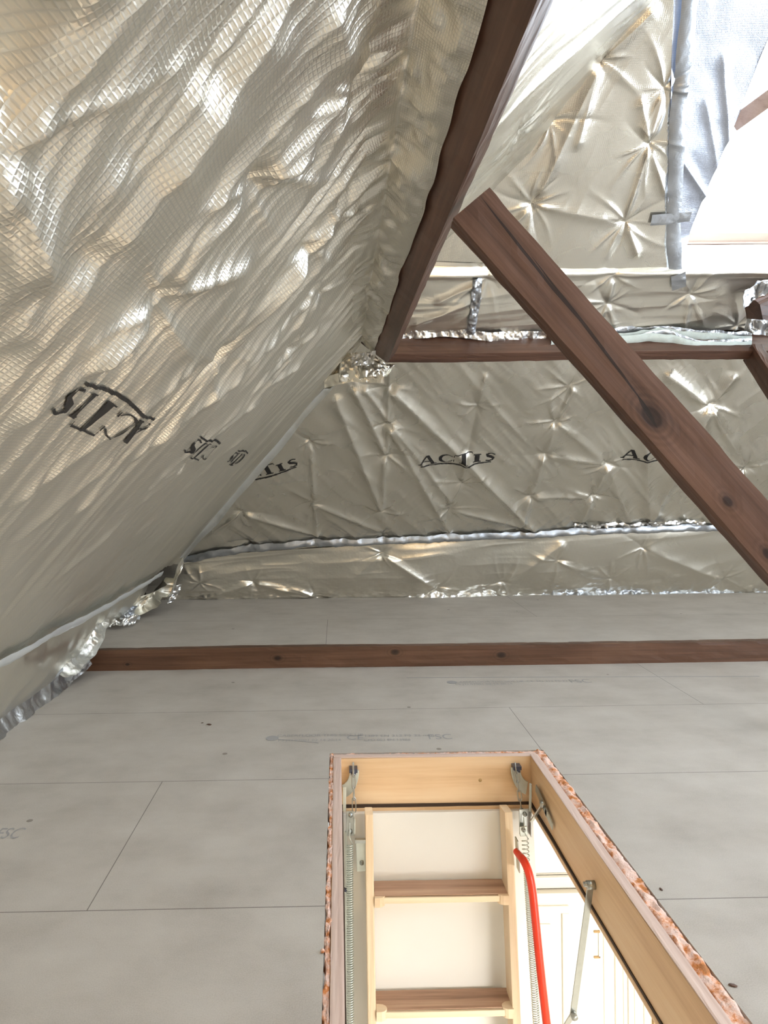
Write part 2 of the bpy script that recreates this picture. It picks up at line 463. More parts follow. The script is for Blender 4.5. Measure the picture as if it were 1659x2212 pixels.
class Sheet:
    """height function of a quilted foil sheet, in plane coords"""
    def __init__(s, plane, seed=1, billow=.016, bscale=2.2, ani=None, links=(), stars=(), crumple=.0):
        s.pl = plane; s.seed = seed; s.billow = billow; s.bscale = bscale
        s.ani = ani or []; s.links = links; s.stars = stars; s.crumple = crumple
        s.cut = None; s.flat = None
    def H(s, A, B):
        h = s.billow*fbm(A*s.bscale, B*s.bscale, s.seed, 2)
        for (ang, fu, fv, amp) in s.ani:
            c, sn = math.cos(ang), math.sin(ang)
            u = A*c + B*sn; v = -A*sn + B*c
            wv = v + .016*vn(u*2.0, v*3, s.seed+3)
            n = vn(u*fu, wv*fv, s.seed+9)
            n2 = vn(u*fu*1.7+3, wv*fv*2.1, s.seed+11)
            h = h + amp*((1-np.abs(n)*2.0) + .45*(1-np.abs(n2)*2))
        rs = np.random.RandomState(s.seed*13+5)
        for st in s.stars:
            c = st[0]; k = st[1] if len(st) > 1 else {}
            h = h + star(A, B, c, rs, **k)
        for l in s.links:
            h = h + seg_fold(A, B, l[0], l[1], *l[2:])
        if s.crumple:
            h = h + s.crumple*fbm(A*26, B*26, s.seed+20, 3)
        if s.flat is not None:
            h = h*s.flat(A, B)
        return h
    def mesh(s, name, c00, c10, c11, c01, nu, nv, mat, parent=None, off=0.0, extra=None):
        """corners in (a,b); u across, v up"""
        u = np.linspace(0, 1, nu)[None, :]; v = np.linspace(0, 1, nv)[:, None]
        c = [np.array(k, float) for k in (c00, c10, c11, c01)]
        A = (1-u)*(1-v)*c[0][0]+u*(1-v)*c[1][0]+u*v*c[2][0]+(1-u)*v*c[3][0]
        B = (1-u)*(1-v)*c[0][1]+u*(1-v)*c[1][1]+u*v*c[2][1]+(1-u)*v*c[3][1]
        h = s.H(A, B)+off
        if extra is not None: h = h + extra(A, B, u+0*v, v+0*u)
        o = grid_obj(name, s.pl.P(A, B, h), mat, None, np.stack([A, B], -1))
        if parent: fix_parent(o, parent)
        return o

def bp(x, y): return BACK.ab(x, y)
def lp_(x, y): return LEFT.ab(x, y)
KB = 1/S2    # slope distance per metre of height
def hipB(b): return b*S2 - 1.425          # on BACK: x of the hip at slope distance b
def hipL(b): return 4.897 - b*S2          # on LEFT: y of the hip

# --- back slope sheet below the purlin
ST = dict(n=9, R=.30, amp=.012, dim=.016)
SM = dict(n=7, R=.22, amp=.014, dim=.020)
back_px = [(840, 835), (838, 915), (1033, 880), (835, 985), (1200, 912), (1178, 985), (1145, 1073), (997, 1045), (825, 1105),
           (670, 955), (675, 1085), (972, 1100), (1310, 1000), (1280, 1070), (1535, 875), (1610, 1010), (1230, 835),
           (520, 1105), (740, 800)]
back_stars = [(bp(x, y), SM) for x, y in back_px] + [(bp(x, y), dict(n=7, R=.16, amp=.010, dim=.02)) for x, y in
              [(535, 1172), (678, 1163), (825, 1155), (960, 1153), (1120, 1142), (1250, 1135), (1395, 1128), (1480, 1126)]]
def lk(f, pairs): return [(f(*a), f(*b), *r) for (a, b, *r) in pairs]
back_links = lk(bp, [
    ((842, 835), (1160, 1150), .024, .050, .035), ((838, 915), (975, 1155), .022, .045, .03), ((760, 830), (836, 985), .018, .035, .03),
    ((720, 850), (825, 1105), .020, .045, .03), ((840, 780), (838, 915), .012, .02), ((670, 960), (685, 1160), .010, .02),
    ((1200, 912), (1240, 830), .016, .03), ((1178, 985), (1200, 912), .016, .03), ((1145, 1073), (1178, 985), .018, .03),
    ((1120, 1140), (1145, 1073), .018, .03), ((1145, 1073), (1280, 1070), .016, .035), ((1178, 985), (1310, 1000), .016, .035),
    ((1310, 1000), (1280, 1070), .018, .03), ((1280, 1070), (1250, 1135), .018, .03), ((1310, 1000), (1360, 1130), .018, .04),
    ((1033, 880), (1050, 800), .012, .025), ((1033, 880), (1010, 990), -.014, .03), ((997, 1045), (1010, 970), .012, .025),
    ((972, 1100), (1150, 1140), .014, .03), ((520, 1105), (700, 1158), .018, .03), ((440, 1165), (520, 1105), .012, .02),
    ((835, 985), (838, 915), .012, .02), ((825, 1105), (830, 985), .012, .02), ((1535, 875), (1400, 1130), .022, .05),
    ((1535, 875), (1430, 800), .018, .04), ((1535, 875), (1590, 800), .018, .04), ((1610, 1010), (1535, 875), .018, .04),
    ((1610, 1010), (1540, 1130), .018, .05), ((1200, 912), (1310, 1000), .010, .04), ((1390, 900), (1400, 1120), .018, .045),
    ((1230, 835), (1200, 912), -.010, .02), ((675, 1085), (830, 1150), .015, .03), ((780, 830), (980, 1090), .014, .03)])
back_links = [(p, q, r[0]*1.3, *[k*.8 for k in r[1:]]) for (p, q, *r) in back_links]
SB = Sheet(BACK, 3, .014, 1.9, ani=[(-.9, 1.8, 8.0, .005), (.9, 2.0, 16, .0014), (-.75, 3, 30, .0010)], links=back_links, stars=back_stars)
# --- back skirt below the tape
bs_px = [(825, 1180), (945, 1262), (545, 1245), (680, 1283), (1085, 1255), (1315, 1250), (1560, 1250), (1200, 1210), (430, 1240), (1380, 1190)]
BSK = Plane((0, 4.57, .095), (1, 0, 0), (0, -.19, .42), (0, -.42, -.19))
def kp(x, y): return BSK.ab(x, y)
SBS = Sheet(BSK, 6, .018, 2.0, ani=[(.05, 2.0, 9.0, .004)], stars=[(kp(x, y), SM) for x, y in bs_px],
            links=lk(kp, [((825, 1180), (945, 1262), .022, .03), ((430, 1290), (545, 1245), .02, .03), ((545, 1245), (690, 1285), .02, .03),
                          ((1085, 1255), (1220, 1170), .018, .03), ((1380, 1190), (1560, 1255), .02, .035), ((700, 1290), (825, 1180), .014, .04),
                          ((1315, 1250), (1200, 1210), .012, .03)]))
# --- left slope sheet
left_px = [(5, 330), (560, 405), (670, 548), (342, 645), (697, 640), (778, 188), (470, 780), (395, 1000), (300, 1180), (620, 760), (735, 480)]
LS = dict(n=8, R=.34, amp=.010, dim=.018)
left_links = lk(lp_, [
    ((8, 330), (130, -60), -.050, .024, .034), ((8, 330), (60, 150), .016, .015, .02), ((20, 340), (150, 200), .010, .012, .02), ((5, 340), (95, 640), .018, .018, .03),
    ((8, 300), (-30, 60), .02, .02, .02),
    ((342, 645), (160, 800), .018, .03), ((560, 405), (345, 640), .022, .035), ((560, 405), (700, 300), .018, .03), ((670, 548), (820, 410), .016, .025),
    ((670, 548), (470, 760), .020, .03), ((697, 640), (560, 760), .014, .02), ((345, 645), (540, 560), .018, .03),
    ((778, 188), (560, 400), .018, .035), ((778, 188), (905, 60), .012, .02), ((778, 188), (700, 0), .016, .03),
    ((0, 930), (340, 650), .014, .03), ((0, 1110), (420, 760), .014, .025), ((120, 1130), (620, 700), .016, .025), ((200, 1170), (700, 690), .014, .02),
    ((60, 1290), (400, 1000), .014, .025), ((260, 1180), (560, 900), .012, .018), ((100, 1350), (300, 1180), .012, .02), ((0, 1200), (250, 960), .012, .025),
    ((0, 620), (300, 330), .012, .04), ((200, 560), (480, 150), .016, .05), ((330, 420), (640, 30), .014, .04), ((0, 780), (200, 560), .014, .04),
    ((430, 960), (700, 730), .012, .018)])
SL = Sheet(LEFT, 9, .014, 1.3, ani=[(1.88, .5, 8.0, .012), (1.80, .8, 19.0, .0046), (1.96, 1.1, 34.0, .0014)], links=left_links, stars=[(lp_(x, y), LS) for x, y in left_px])
LEFT_SK = Plane((-1.235, 0, 0.0), (0, 1, 0), (.145, 0, .33), (.33, 0, -.145))
SLS = Sheet(LEFT_SK, 12, .022, 2.4, ani=[(.2, 2.0, 9.0, .005)], stars=[])
# --- upper back slope
up_px = [(1297, 130), (1148, 440), (1187, 262), (1403, 312), (1352, 480), (1436, 190)]
US = dict(n=10, R=.22, amp=.010, dim=.016)
up_links = lk(bp, [((1297, 130), (1240, 330), .014, .02), ((1297, 130), (1160, 430), .018, .03), ((1403, 312), (1440, 430), .012, .015), ((1403, 312), (1350, 480), .012, .015),
                   ((1403, 312), (1380, 200), .012, .02), ((1148, 440), (1350, 480), .012, .03), ((1352, 480), (1380, 560), .016, .02),
                   ((1297, 130), (1430, 0), .018, .03), ((1148, 440), (1130, 560), .012, .02), ((1436, 190), (1400, 310), .012, .02), ((1040, 560), (1148, 440), .012, .02)])
SU = Sheet(BACK, 15, .012, 2.2, ani=[(1.2, 2, 8, .002)], links=up_links, stars=[(bp(x, y), US) for x, y in up_px])
SK = Sheet(BACK, 18, .012, 2.6, ani=[(.1, 2, 12, .003)], stars=[(bp(x, y), US) for x, y in [(1322, 588), (1308, 652), (1488, 632), (1048, 592), (1590, 700)]],
           links=lk(bp, [((1488, 632), (1470, 720), .012, .012), ((1308, 652), (1325, 590), .012, .015), ((930, 650), (1048, 592), .012, .02), ((880, 700), (1020, 640), .012, .02)]))
SLU = Sheet(LEFT, 21, .02, 1.8, ani=[(1.4, 1.2, 11.0, .006)], stars=[((2.7, 2.5), US), ((2.3, 2.9), US), ((1.9, 2.6), US)])

# ------------------------------------------------------------------ outer shell (structure)
FRONT = Plane((0, -2.665, 0), (1, 0, 0), (0, 1, 1), (0, 1, -1))
XR = 4.3
def st(o): o['kind'] = 'structure'; return o
def plate_with_holes(name, pl, a0, a1, b0, b1, holes, off, mat):
    """flat plate on plane at offset, rectangular holes (a0,a1,b0,b1)"""
    As = sorted(set([a0, a1] + [h[0] for h in holes] + [h[1] for h in holes]))
    Bs = sorted(set([b0, b1] + [h[2] for h in holes] + [h[3] for h in holes]))
    mb = MB()
    for i in range(len(As)-1):
        for j in range(len(Bs)-1):
            ca, cb = (As[i]+As[i+1])/2, (Bs[j]+Bs[j+1])/2
            if any(h[0] < ca < h[1] and h[2] < cb < h[3] for h in holes): continue
            q = [V(pl.P(a, b, off)) for a, b in ((As[i], Bs[j]), (As[i+1], Bs[j]), (As[i+1], Bs[j+1]), (As[i], Bs[j+1]))]
            q2 = [p - pl.n*.02 for p in q]
            mb.add(q+q2, [(0,1,2,3), (7,6,5,4), (0,4,5,1), (1,5,6,2), (2,6,7,3), (3,7,4,0)])
    return mb.build(name, mat)
W1 = (1.62, 2.76, 2.53, 3.76)                 # visible roof window on the back slope
F1 = (1.45, 2.45, 2.55, 3.75)  # unseen window added behind the camera to let daylight in
F2 = (2.9, 3.8, 2.55, 3.75)  # second unseen window added for daylight
SO = -.33
st(plate_with_holes('wall_back', BACK, -2.2, XR+.3, -.4, 5.9, [W1], SO, M['roof_board']))
st(plate_with_holes('wall_left', LEFT, -3.6, 5.6, -.4, 5.9, [], SO, M['roof_board']))
st(plate_with_holes('wall_front', FRONT, -2.2, XR+.3, -.4, 5.9, [F1, F2], SO, M['roof_board']))
GW = (-.2, 2.3, .60, 2.15)     # unseen gable window added for light from the right: y0,y1,z0,z1
GABLE = Plane((XR, 0, 0), (0, 1, 0), (0, 0, 1), (-1, 0, 0))
mb = MB()
ys = [-2.66, GW[0], GW[1], 4.9]
def roofz(y): return min(y+2.665, 4.897-y) + .3
def gq(y0, y1, zl0, zl1, top):
    n = 12
    for i in range(n):
        a_ = y0+(y1-y0)*i/n; c_ = y0+(y1-y0)*(i+1)/n
        t0 = roofz(a_) if top else zl1; t1 = roofz(c_) if top else zl1
        mb.add([(XR, a_, zl0), (XR, c_, zl0), (XR, c_, max(t1, zl0)), (XR, a_, max(t0, zl0)), (XR+.06, a_, zl0), (XR+.06, c_, zl0), (XR+.06, c_, max(t1, zl0)), (XR+.06, a_, max(t0, zl0))],
               [(0,1,2,3), (7,6,5,4), (0,4,5,1), (3,2,6,7), (0,3,7,4), (1,5,6,2)])
gq(-3.2, GW[0], -.05, 0, True); gq(GW[1], 5.4, -.05, 0, True); gq(GW[0], GW[1], -.05, GW[2], False); gq(GW[0], GW[1], GW[3], 0, True)
st(mb.build('wall_right', M['foil_plain']))

# ------------------------------------------------------------------ floor
HX0, HX1, HY0, HY1 = -.035, .653, 1.03, 2.192
def slab_with_hole(name, x0, x1, y0, y1, z0, z1, hole, mat):
    mb = MB()
    if hole:
        a, b, c, d = hole
        mb.box((x0, y0, z0), (x1, c, z1)); mb.box((x0, d, z0), (x1, y1, z1))
        mb.box((x0, c, z0), (a, d, z1)); mb.box((b, c, z0), (x1, d, z1))
    else: mb.box((x0, y0, z0), (x1, y1, z1))
    return mb.build(name, mat)
fl = st(slab_with_hole('floor', -2.1, XR+.2, -3.3, 3.21, -.022, 0.0, (HX0, HX1, HY0, HY1), M['chip']))
dk = st(slab_with_hole('floor', -2.1, XR+.2, 3.24, 5.4, DZ-.022, DZ, None, M['chip_deck']))
mb = MB(); mb.box((-2.1, 3.26, -.03), (XR+.2, 5.4, -.02)); st(mb.build('floor', M['roof_board']))

def stamp(txt, size, loc, rz, parent, sx=1.0):
    c = bpy.data.curves.new('stamp_text', 'FONT'); c.body = txt; c.size = size
    o = bpy.data.objects.new('stamp_text', c); COL.objects.link(o)
    bpy.context.view_layer.update()
    me = bpy.data.meshes.new_from_object(o.evaluated_get(bpy.context.evaluated_depsgraph_get()))
    bpy.data.objects.remove(o); me.materials.clear(); me.materials.append(M['stamp'])
    s = bpy.data.objects.new('stamp_print', me); COL.objects.link(s); me.name = 'stamp_print'
    s.matrix_world = Matrix.Translation(loc) @ Matrix.Rotation(rz, 4, 'Z') @ Matrix.Diagonal((sx, 1, 1, 1))
    s.parent = parent
    return s
def fpx(x, y, z=0.0): return hit(x, y, (0, 0, z), (0, 0, 1))
p = fpx(600, 1592); q = fpx(962, 1588)
rz = math.atan2(q.y-p.y, q.x-p.x)
def fl_stamp(px, py, t, size, sx=1.0):
    k = fpx(px, py); stamp(t, size, (k.x, k.y, .0006), rz, fl, sx)
fl_stamp(598, 1592, 'CABERFLOOR THIS SIDE UP', .030, .80)
fl_stamp(600, 1602, 'P5 JTI 07001 02 14 20:14', .026, .80)
fl_stamp(748, 1598, 'CE', .055, .9)
fl_stamp(786, 1592, '1302 EN 312 P5 22 mm', .026, .95)
fl_stamp(786, 1601, 'CPD 003 EN 13986', .026, .75)
fl_stamp(925, 1597, 'FSC', .065, .8)
mb = MB(); k = fpx(588, 1595); mb.tube([(k.x, k.y, .0004), (k.x, k.y, .0010)], .022, 14); mb.build('stamp_print', M['stamp'], fl)
mb = MB(); a, b = fpx(600, 1597), fpx(688, 1605); mb.obox((a.x, a.y, .0006), (b.x, b.y, .0006), (0, 0, 1), .0006, .004); mb.build('stamp_print', M['stamp'], fl)
fl_stamp(984, 1475, 'CABERFLOOR THIS SIDE UP  CE  EN 312 P5 22 mm', .030, .80)
fl_stamp(984, 1480, 'P5 JTI 07001 02 14 20:14', .030, .80)
fl_stamp(1232, 1475, 'FSC', .07, .85)
mb = MB(); k = fpx(976, 1474); mb.tube([(k.x, k.y, .0004), (k.x, k.y, .0010)], .022, 14); mb.build('stamp_print', M['stamp'], fl)
fl_stamp(-20, 1812, 'FSC', .075, .55)
mb = MB(); a, b = fpx(878, 1464), fpx(1640, 1461); mb.obox((a.x, a.y, .0004), (b.x, b.y, .0004), (0, 0, 1), .0004, .006); o = mb.build('pencil_line', M['stamp'], fl)

# ------------------------------------------------------------------ timbers
def timber(name, p0, p1, u, w, t, mat, label=None, cut0=None, cut1=None, nseg=60, rough=.0012, seed=1, parent=None, bev=.003, group=None):
    p0, p1 = V(p0), V(p1); d = p1 - p0; Ln = d.length; d.normalize()
    u = V(u); u = (u - d*u.dot(d)).normalized(); z = d.cross(u)
    k = 6
    prof = []
    for i in range(k): prof.append((-w/2 + w*i/k, -t/2))
    for i in range(k): prof.append((w/2, -t/2 + t*i/k))
    for i in range(k): prof.append((w/2 - w*i/k, t/2))
    for i in range(k): prof.append((-w/2, t/2 - t*i/k))
    prof = [(a*(1-(bev*.6/w if abs(abs(b)-t/2) < 1e-6 and abs(abs(a)-w/2) < 1e-6 else 0)),
             b*(1-(bev*.6/t if abs(abs(b)-t/2) < 1e-6 and abs(abs(a)-w/2) < 1e-6 else 0))) for a, b in prof]
    vs = []
    for i in range(nseg+1):
        x = Ln*i/nseg
        wy = .003*float(vn(x*1.1, 0.5, seed)); wz = .003*float(vn(x*1.3, 4.5, seed))
        for j, (a, b) in enumerate(prof):
            xx = x
            if i == 0 and cut0: xx = cut0(a, b)
            if i == nseg and cut1: xx = Ln + cut1(a, b)
            e = rough*float(vn(x*22, j*.8, seed+5))
            vs.append((xx, a*(1+e/(w/2)) + wy, b*(1+e/(t/2)) + wz))
    n = len(prof); fs = [tuple(range(n))[::-1], tuple(nseg*n+i for i in range(n))]
    for i in range(nseg):
        for j in range(n):
            fs.append((i*n+j, i*n+(j+1) % n, (i+1)*n+(j+1) % n, (i+1)*n+j))
    o = mesh_obj(name, vs, fs, mat)
    R = Matrix((d, u, z)).transposed().to_4x4()
    o.matrix_world = Matrix.Translation(p0) @ R
    if label: tag(o, label, 'beam', group)
    return o
s2 = S2
PL, PT = .168, .050
cx = .24 - s2*PL/2 + s2*PT/2; cz = 1.433 + s2*PL/2 + s2*PT/2
timber('roof_purlin', (cx, -2.2, cz), (cx, 3.47-cx, cz), (-s2, 0, s2), PL, PT, M['timber'],
       'dark brown roof beam running overhead from the top of the photo to the corner', cut1=lambda a, b: s2*a - s2*b, nseg=120, seed=3)
cy = 3.23 + s2*PL/2 - s2*PT/2
timber('roof_purlin', (3.47-cy, cy, cz), (XR-.02, cy, cz), (0, s2, s2), PL, PT, M['timber'],
       'horizontal brown roof beam along the back slope under the layered insulation edge', cut0=lambda a, b: -s2*a + s2*b, nseg=120, seed=5)
A0, A1 = at(1021, 437, 1.41), at(1659, 1163, 1.35)
d = (A1-A0).normalized(); Pend = A0 + d*((A0.z-.01)/(-d.z))
BR = timber('timber_brace', A0 + V((0, .025, 0)), Pend + V((0, .025, 0)), (1, 0, 1), .098, .05, M['timber_brace'],
            'long diagonal brown brace with a dark knot crossing the photo to the right edge', nseg=90, seed=8, rough=.0012)
B0 = V((1.99, 3.24, 1.47)); dB = V((0.0, -.66, -.75)).normalized(); Bend = B0 + dB*((B0.z-.01)/.751)
timber('timber_brace', B0, Bend, (0, -1, .9), .098, .05, M['timber'],
       'dark brown brace leaving the back roof beam at the right edge of the photo', nseg=60, seed=11)
timber('floor_joist', (-1.34, 3.225, .049), (XR-.02, 3.225, .049), (0, 0, 1), .098, .05, M['timber_floor'],
       'brown timber joist lying across the floor as a step between the two board levels', nseg=160, seed=14)
R0 = at(1628, 678, 3.04)
timber('roof_strut', R0, R0 + V((.9, .0, .42)), (0, -.3, 1), .13, .10, M['timber'],
       'dark purplish brown timber poking through torn foil above the back beam at the right edge', nseg=30, seed=17, rough=.004, bev=.02)

# ------------------------------------------------------------------ foil sheets
def smooth01(x): x = np.clip(x, 0, 1); return x*x*(3-2*x)
def tape_b(a):
    (a0, b0), (a1, b1) = bp(420, 1202), bp(1500, 1134)
    return b0 + (a-a0)*(b1-b0)/(a1-a0)
SB.flat = lambda A, B: smooth01((A-hipB(B))/.16 + .05)*smooth01((B-tape_b(A))/.05+.25)
SL.flat = lambda A, B: smooth01((hipL(B)-A)/.16 + .05)*(.58+.42*smooth01((B-1.05 - .12*(A-1.0))/.55))
def ext_skirt(A, B, u, v): return .045*np.sin(np.pi*np.clip((B-.10)/(.66), 0, 1)) 
def group_root(name, label, loc, cat='insulation', group=None): return empty(name, loc, label=label, cat=cat, group=group)

root_back = group_root('foil_insulation_sheet', 'quilted silver foil on the back slope between roof beam and floor, with black lettering', (1.0, 4.2, .6))
bt = 2.215
o = SB.mesh('upper_blanket', (hipB(.56)-.03, .56), (3.05, .72), (3.05, bt), (hipB(bt)-.01, bt), 700, 270, M['foil'], root_back)
o = SB.mesh('upper_blanket', (3.05, .72), (XR, .72), (XR, bt), (3.05, bt), 120, 60, M['foil'], root_back)
def skirt(a0, a1, nu, nv):
    a = np.linspace(a0, a1, nu)[None, :]; v = np.linspace(0, 1, nv)[:, None]
    a = a + 0*v
    top = BACK.P(a, tape_b(a)+.012, .004); foot = BSK.P(a, 0*a-.004, 0*a)
    B = v*.461+0*a
    h = SBS.H(a, B)*smooth01((1-v)/.12)*smooth01(v/.08+.35) + .03*np.sin(np.pi*v)
    h = h + .010*fbm(a*14, B*20, 88, 3)*np.exp(-v/.22)
    P = foot + (top-foot)*v[..., None] + h[..., None]*np.array(BSK.n)
    P[..., 2] = np.maximum(P[..., 2], .096)
    fix_parent(grid_obj('lower_blanket', P, M['foil_plain'], None, np.stack([a, B], -1)), root_back)
skirt(-1.28, 3.05, 640, 130); skirt(3.05, XR, 60, 30)

root_left = group_root('foil_insulation_sheet', 'quilted silver foil insulation covering the left slope from floor to overhead beam, with black lettering', (-1.1, 1.8, .4))
lt = 2.185
LB0 = .468
SL.mesh('upper_blanket', (.30, LB0), (hipL(LB0), LB0), (hipL(lt), lt), (.30, lt), 760, 330, M['foil_left'], root_left)
SL.mesh('upper_blanket', (-3.0, LB0), (.30, LB0), (.30, lt), (-3.0, lt), 150, 100, M['foil_left'], root_left)

def ribbon(name, pts, wid, mat, parent=None, nu=200, nv=8, amp=.006, sc=30, seed=1, puff=0.0, smooth=False, edge=.0, label=None, cat=None, taper=None):
    """crumpled strip: pts = centre line, wid = width vectors (one or per point)"""
    pts = np.array([tuple(p) for p in pts], float)
    if isinstance(wid[0], (int, float)): wid = [wid]*len(pts)
    wd = np.array([tuple(w) for w in wid], float)
    L_ = np.r_[0, np.cumsum(np.linalg.norm(np.diff(pts, axis=0), axis=1))]
    s = np.linspace(0, L_[-1], nu)
    C = np.stack([np.interp(s, L_, pts[:, k]) for k in range(3)], -1)
    Wv = np.stack([np.interp(s, L_, wd[:, k]) for k in range(3)], -1)
    T = np.gradient(C, axis=0); T /= np.linalg.norm(T, axis=1)[:, None]
    Nn = np.cross(T, Wv); Nn /= np.linalg.norm(Nn, axis=1)[:, None]
    t = np.linspace(-.5, .5, nv)[:, None]
    wl = np.linalg.norm(Wv, axis=1).mean()
    ed = edge*vn(s*18, 0*s, seed)[None, :]*np.sign(t)*np.abs(t)*2
    S_, T_ = np.meshgrid(s, t[:, 0]*wl)
    h = amp*fbm(S_*sc, T_*sc, seed, 3) + puff*(1-(2*t)**2)
    P = C[None] + Wv[None]*(t[..., None]*(1+0*h[..., None])) + (Wv/np.linalg.norm(Wv, axis=1)[:, None])[None]*ed[..., None] + Nn[None]*h[..., None]
    o = grid_obj(name, P, mat, None, np.stack([S_, T_], -1), smooth)
    if parent is not None: fix_parent(o, parent)
    return o
def drape_tape(sheet, path, w, mat, parent, name='silver_tape', nu=240, nv=10, off=.003, puff=.006, amp=.003, sc=40, seed=3, smooth=False, extra=None, hs=1.0):
    path = np.array(path, float)
    L_ = np.r_[0, np.cumsum(np.hypot(*np.diff(path, axis=0).T))]
    s = np.linspace(0, L_[-1], nu)
    C = np.stack([np.interp(s, L_, path[:, k]) for k in range(2)], -1)
    T = np.gradient(C, axis=0); T /= np.linalg.norm(T, axis=1)[:, None]
    Nn = np.stack([-T[:, 1], T[:, 0]], -1)
    t = np.linspace(-.5, .5, nv)[:, None]
    ed = (.07*w*vn(s*9, 0*s, seed))[None, :]*2*t
    A = C[None, :, 0] + Nn[None, :, 0]*(t*w+ed); B = C[None, :, 1] + Nn[None, :, 1]*(t*w+ed)
    S_, T_ = np.meshgrid(s, t[:, 0]*w)
    h = sheet.H(A, B)*hs + off + puff*(1-(2*t)**2) + amp*fbm(S_*sc, T_*sc*1.5, seed, 3)
    if extra is not None: h = h + extra(A, B, 0, 0)
    o = grid_obj(name, sheet.pl.P(A, B, h), mat, None, np.stack([S_, T_], -1), smooth)
    fix_parent(o, parent)
    return o

# tape rope along the back slope
tp = [bp(400, 1207), bp(460, 1193), bp(640, 1172), bp(830, 1166), bp(1000, 1158), bp(1150, 1152), bp(1300, 1142), bp(1500, 1137), bp(1659, 1134)]
tp += [(tp[-1][0]+1.5, tp[-1][1])]
o = drape_tape(SB, tp, .058, M['tape'], root_back, nu=420, off=.010, puff=.028, amp=.006, sc=24, seed=4)
o['label'] = 'grey rolled tape seam'
drape_tape(SB, [bp(1240, 1134), bp(1330, 1128), bp(1420, 1126), bp(1520, 1124)], .030, M['crumple'], root_back, name='crumpled_foil_edge', nu=120, off=.012, puff=.01, amp=.012, sc=40, seed=31)
# crumpled foot of the back sheet
pts = [fpx(1100, 1283, DZ), fpx(1250, 1283, DZ), fpx(1400, 1281, DZ), fpx(1550, 1279, DZ), fpx(1659, 1276, DZ)]
pts = [p + V((0, -.045, .016)) for p in pts]; pts.append(pts[-1]+V((1.2, 0, 0)))
ribbon('crumpled_foil_edge', pts, (0, .028, .045), M['tape'], root_back, nu=300, nv=8, amp=.010, sc=38, seed=9, puff=-.006)
pts2 = [fpx(860, 1286, DZ), fpx(950, 1288, DZ), fpx(1050, 1284, DZ), fpx(1200, 1280, DZ), fpx(1320, 1276, DZ), fpx(1500, 1275, DZ)]
ribbon('crumpled_foil_edge', [p + V((0, -.055, .035)) for p in pts2], (0, .03, .075), M['crumple'], root_back, nu=260, nv=10, amp=.014, sc=26, seed=19, puff=-.012)

# left skirt below the knee
root_ls = group_root('foil_insulation_sheet', 'narrow foil skirt with crinkled silver edge at the foot of the left slope', (-1.235, 1.6, .02))
n1, n2 = 300, 60
u = np.linspace(0, 1, n1)[None, :]; v = np.linspace(0, 1, n2)[:, None]
Ya = -1.0 + 5.05*u + 0*v
zb = np.where(Ya > 3.2, DZ, 0.0)
zb = DZ*smooth01((Ya-3.1)/.12)
zt = LB0*S2 + .012; xt = LB0*S2-1.425
Z = zb + (zt-zb)*v
X = -1.235 + (xt+1.235)*v**1.1 + .035*np.sin(np.pi*v) + .018*fbm(Ya*3, Z*4+0*u, 44, 3) - .03*(1-v)*smooth01((Ya-3.3)/.6)
P = np.stack([X, Ya, Z+0*u], -1)
fix_parent(grid_obj('skirt_sheet', P, M['foil_plain'], None, np.stack([Ya, Z+0*u], -1)), root_ls)
# crinkled tape band at the very foot
pts = [(-1.195, -.8, .07), (-1.195, 2.0, .070), (-1.195, 2.6, .062), (-1.19, 2.95, .062), (-1.165, 3.15, .09)]
ribbon('crinkled_tape', pts, [(-.055, 0, .14)]*3+[(-.055, 0, .12), (-.055, 0, .09)], M['tape_crinkle'], root_ls, nu=700, nv=24, amp=.008, sc=14, seed=5, puff=-.004, edge=.012, smooth=True)['label'] = 'crinkled silver tape band'
pts = [at(165, 1415, 3.10), at(185, 1385, 3.14), at(200, 1345, 3.22), at(205, 1332, 3.25)]
pts = [(-1.20, 2.93, .08), (-1.165, 3.13, .12), (-1.135, 3.20, .19), (-1.14, 3.32, .24)]
ribbon('crinkled_tape', pts, [(-.09, 0.02, .07), (-.11, .02, .08), (-.10, .02, .07), (-.07, .02, .05)], M['crumple'], root_ls, nu=200, nv=30, amp=.014, sc=14, seed=6, puff=-.01, edge=.015, smooth=True)['label'] = 'bright crinkled foil flap over the joist end'
# tape line at the knee
kn = [(.6, LB0), (2.2, LB0+.01), (3.2, LB0+.0), (3.7, LB0+.03), (3.98, LB0+.05)]
drape_tape(SL, kn, .060, M['hip_tape'], root_left, nu=300, off=.030, puff=.010, amp=.003, sc=8, seed=14, smooth=True, hs=.35)
# hip tape
hpts, hw_ = [], []
hd = V((1, -1, 1)).normalized()
for i, b in enumerate(np.linspace(.50, 2.06, 24)):
    p = V((b*S2-1.425, 4.897-b*S2, b*S2)) + V((.022, -.028, .0))
    p += V((.004*math.sin(i*1.3), 0, .006*math.sin(i*.8)))
    w_ = hd.cross(p-CAM).normalized()
    hpts.append(p); hw_.append(w_*(.020+.030*math.sin(math.pi*min(1, (i+2)/26.0))))
ribbon('corner_tape', hpts, [tuple(w) for w in hw_], M['hip_tape'], root_left, nu=260, nv=8, amp=.004, sc=12, seed=15, puff=-.008, smooth=True)['label'] = 'pale tape down the corner'
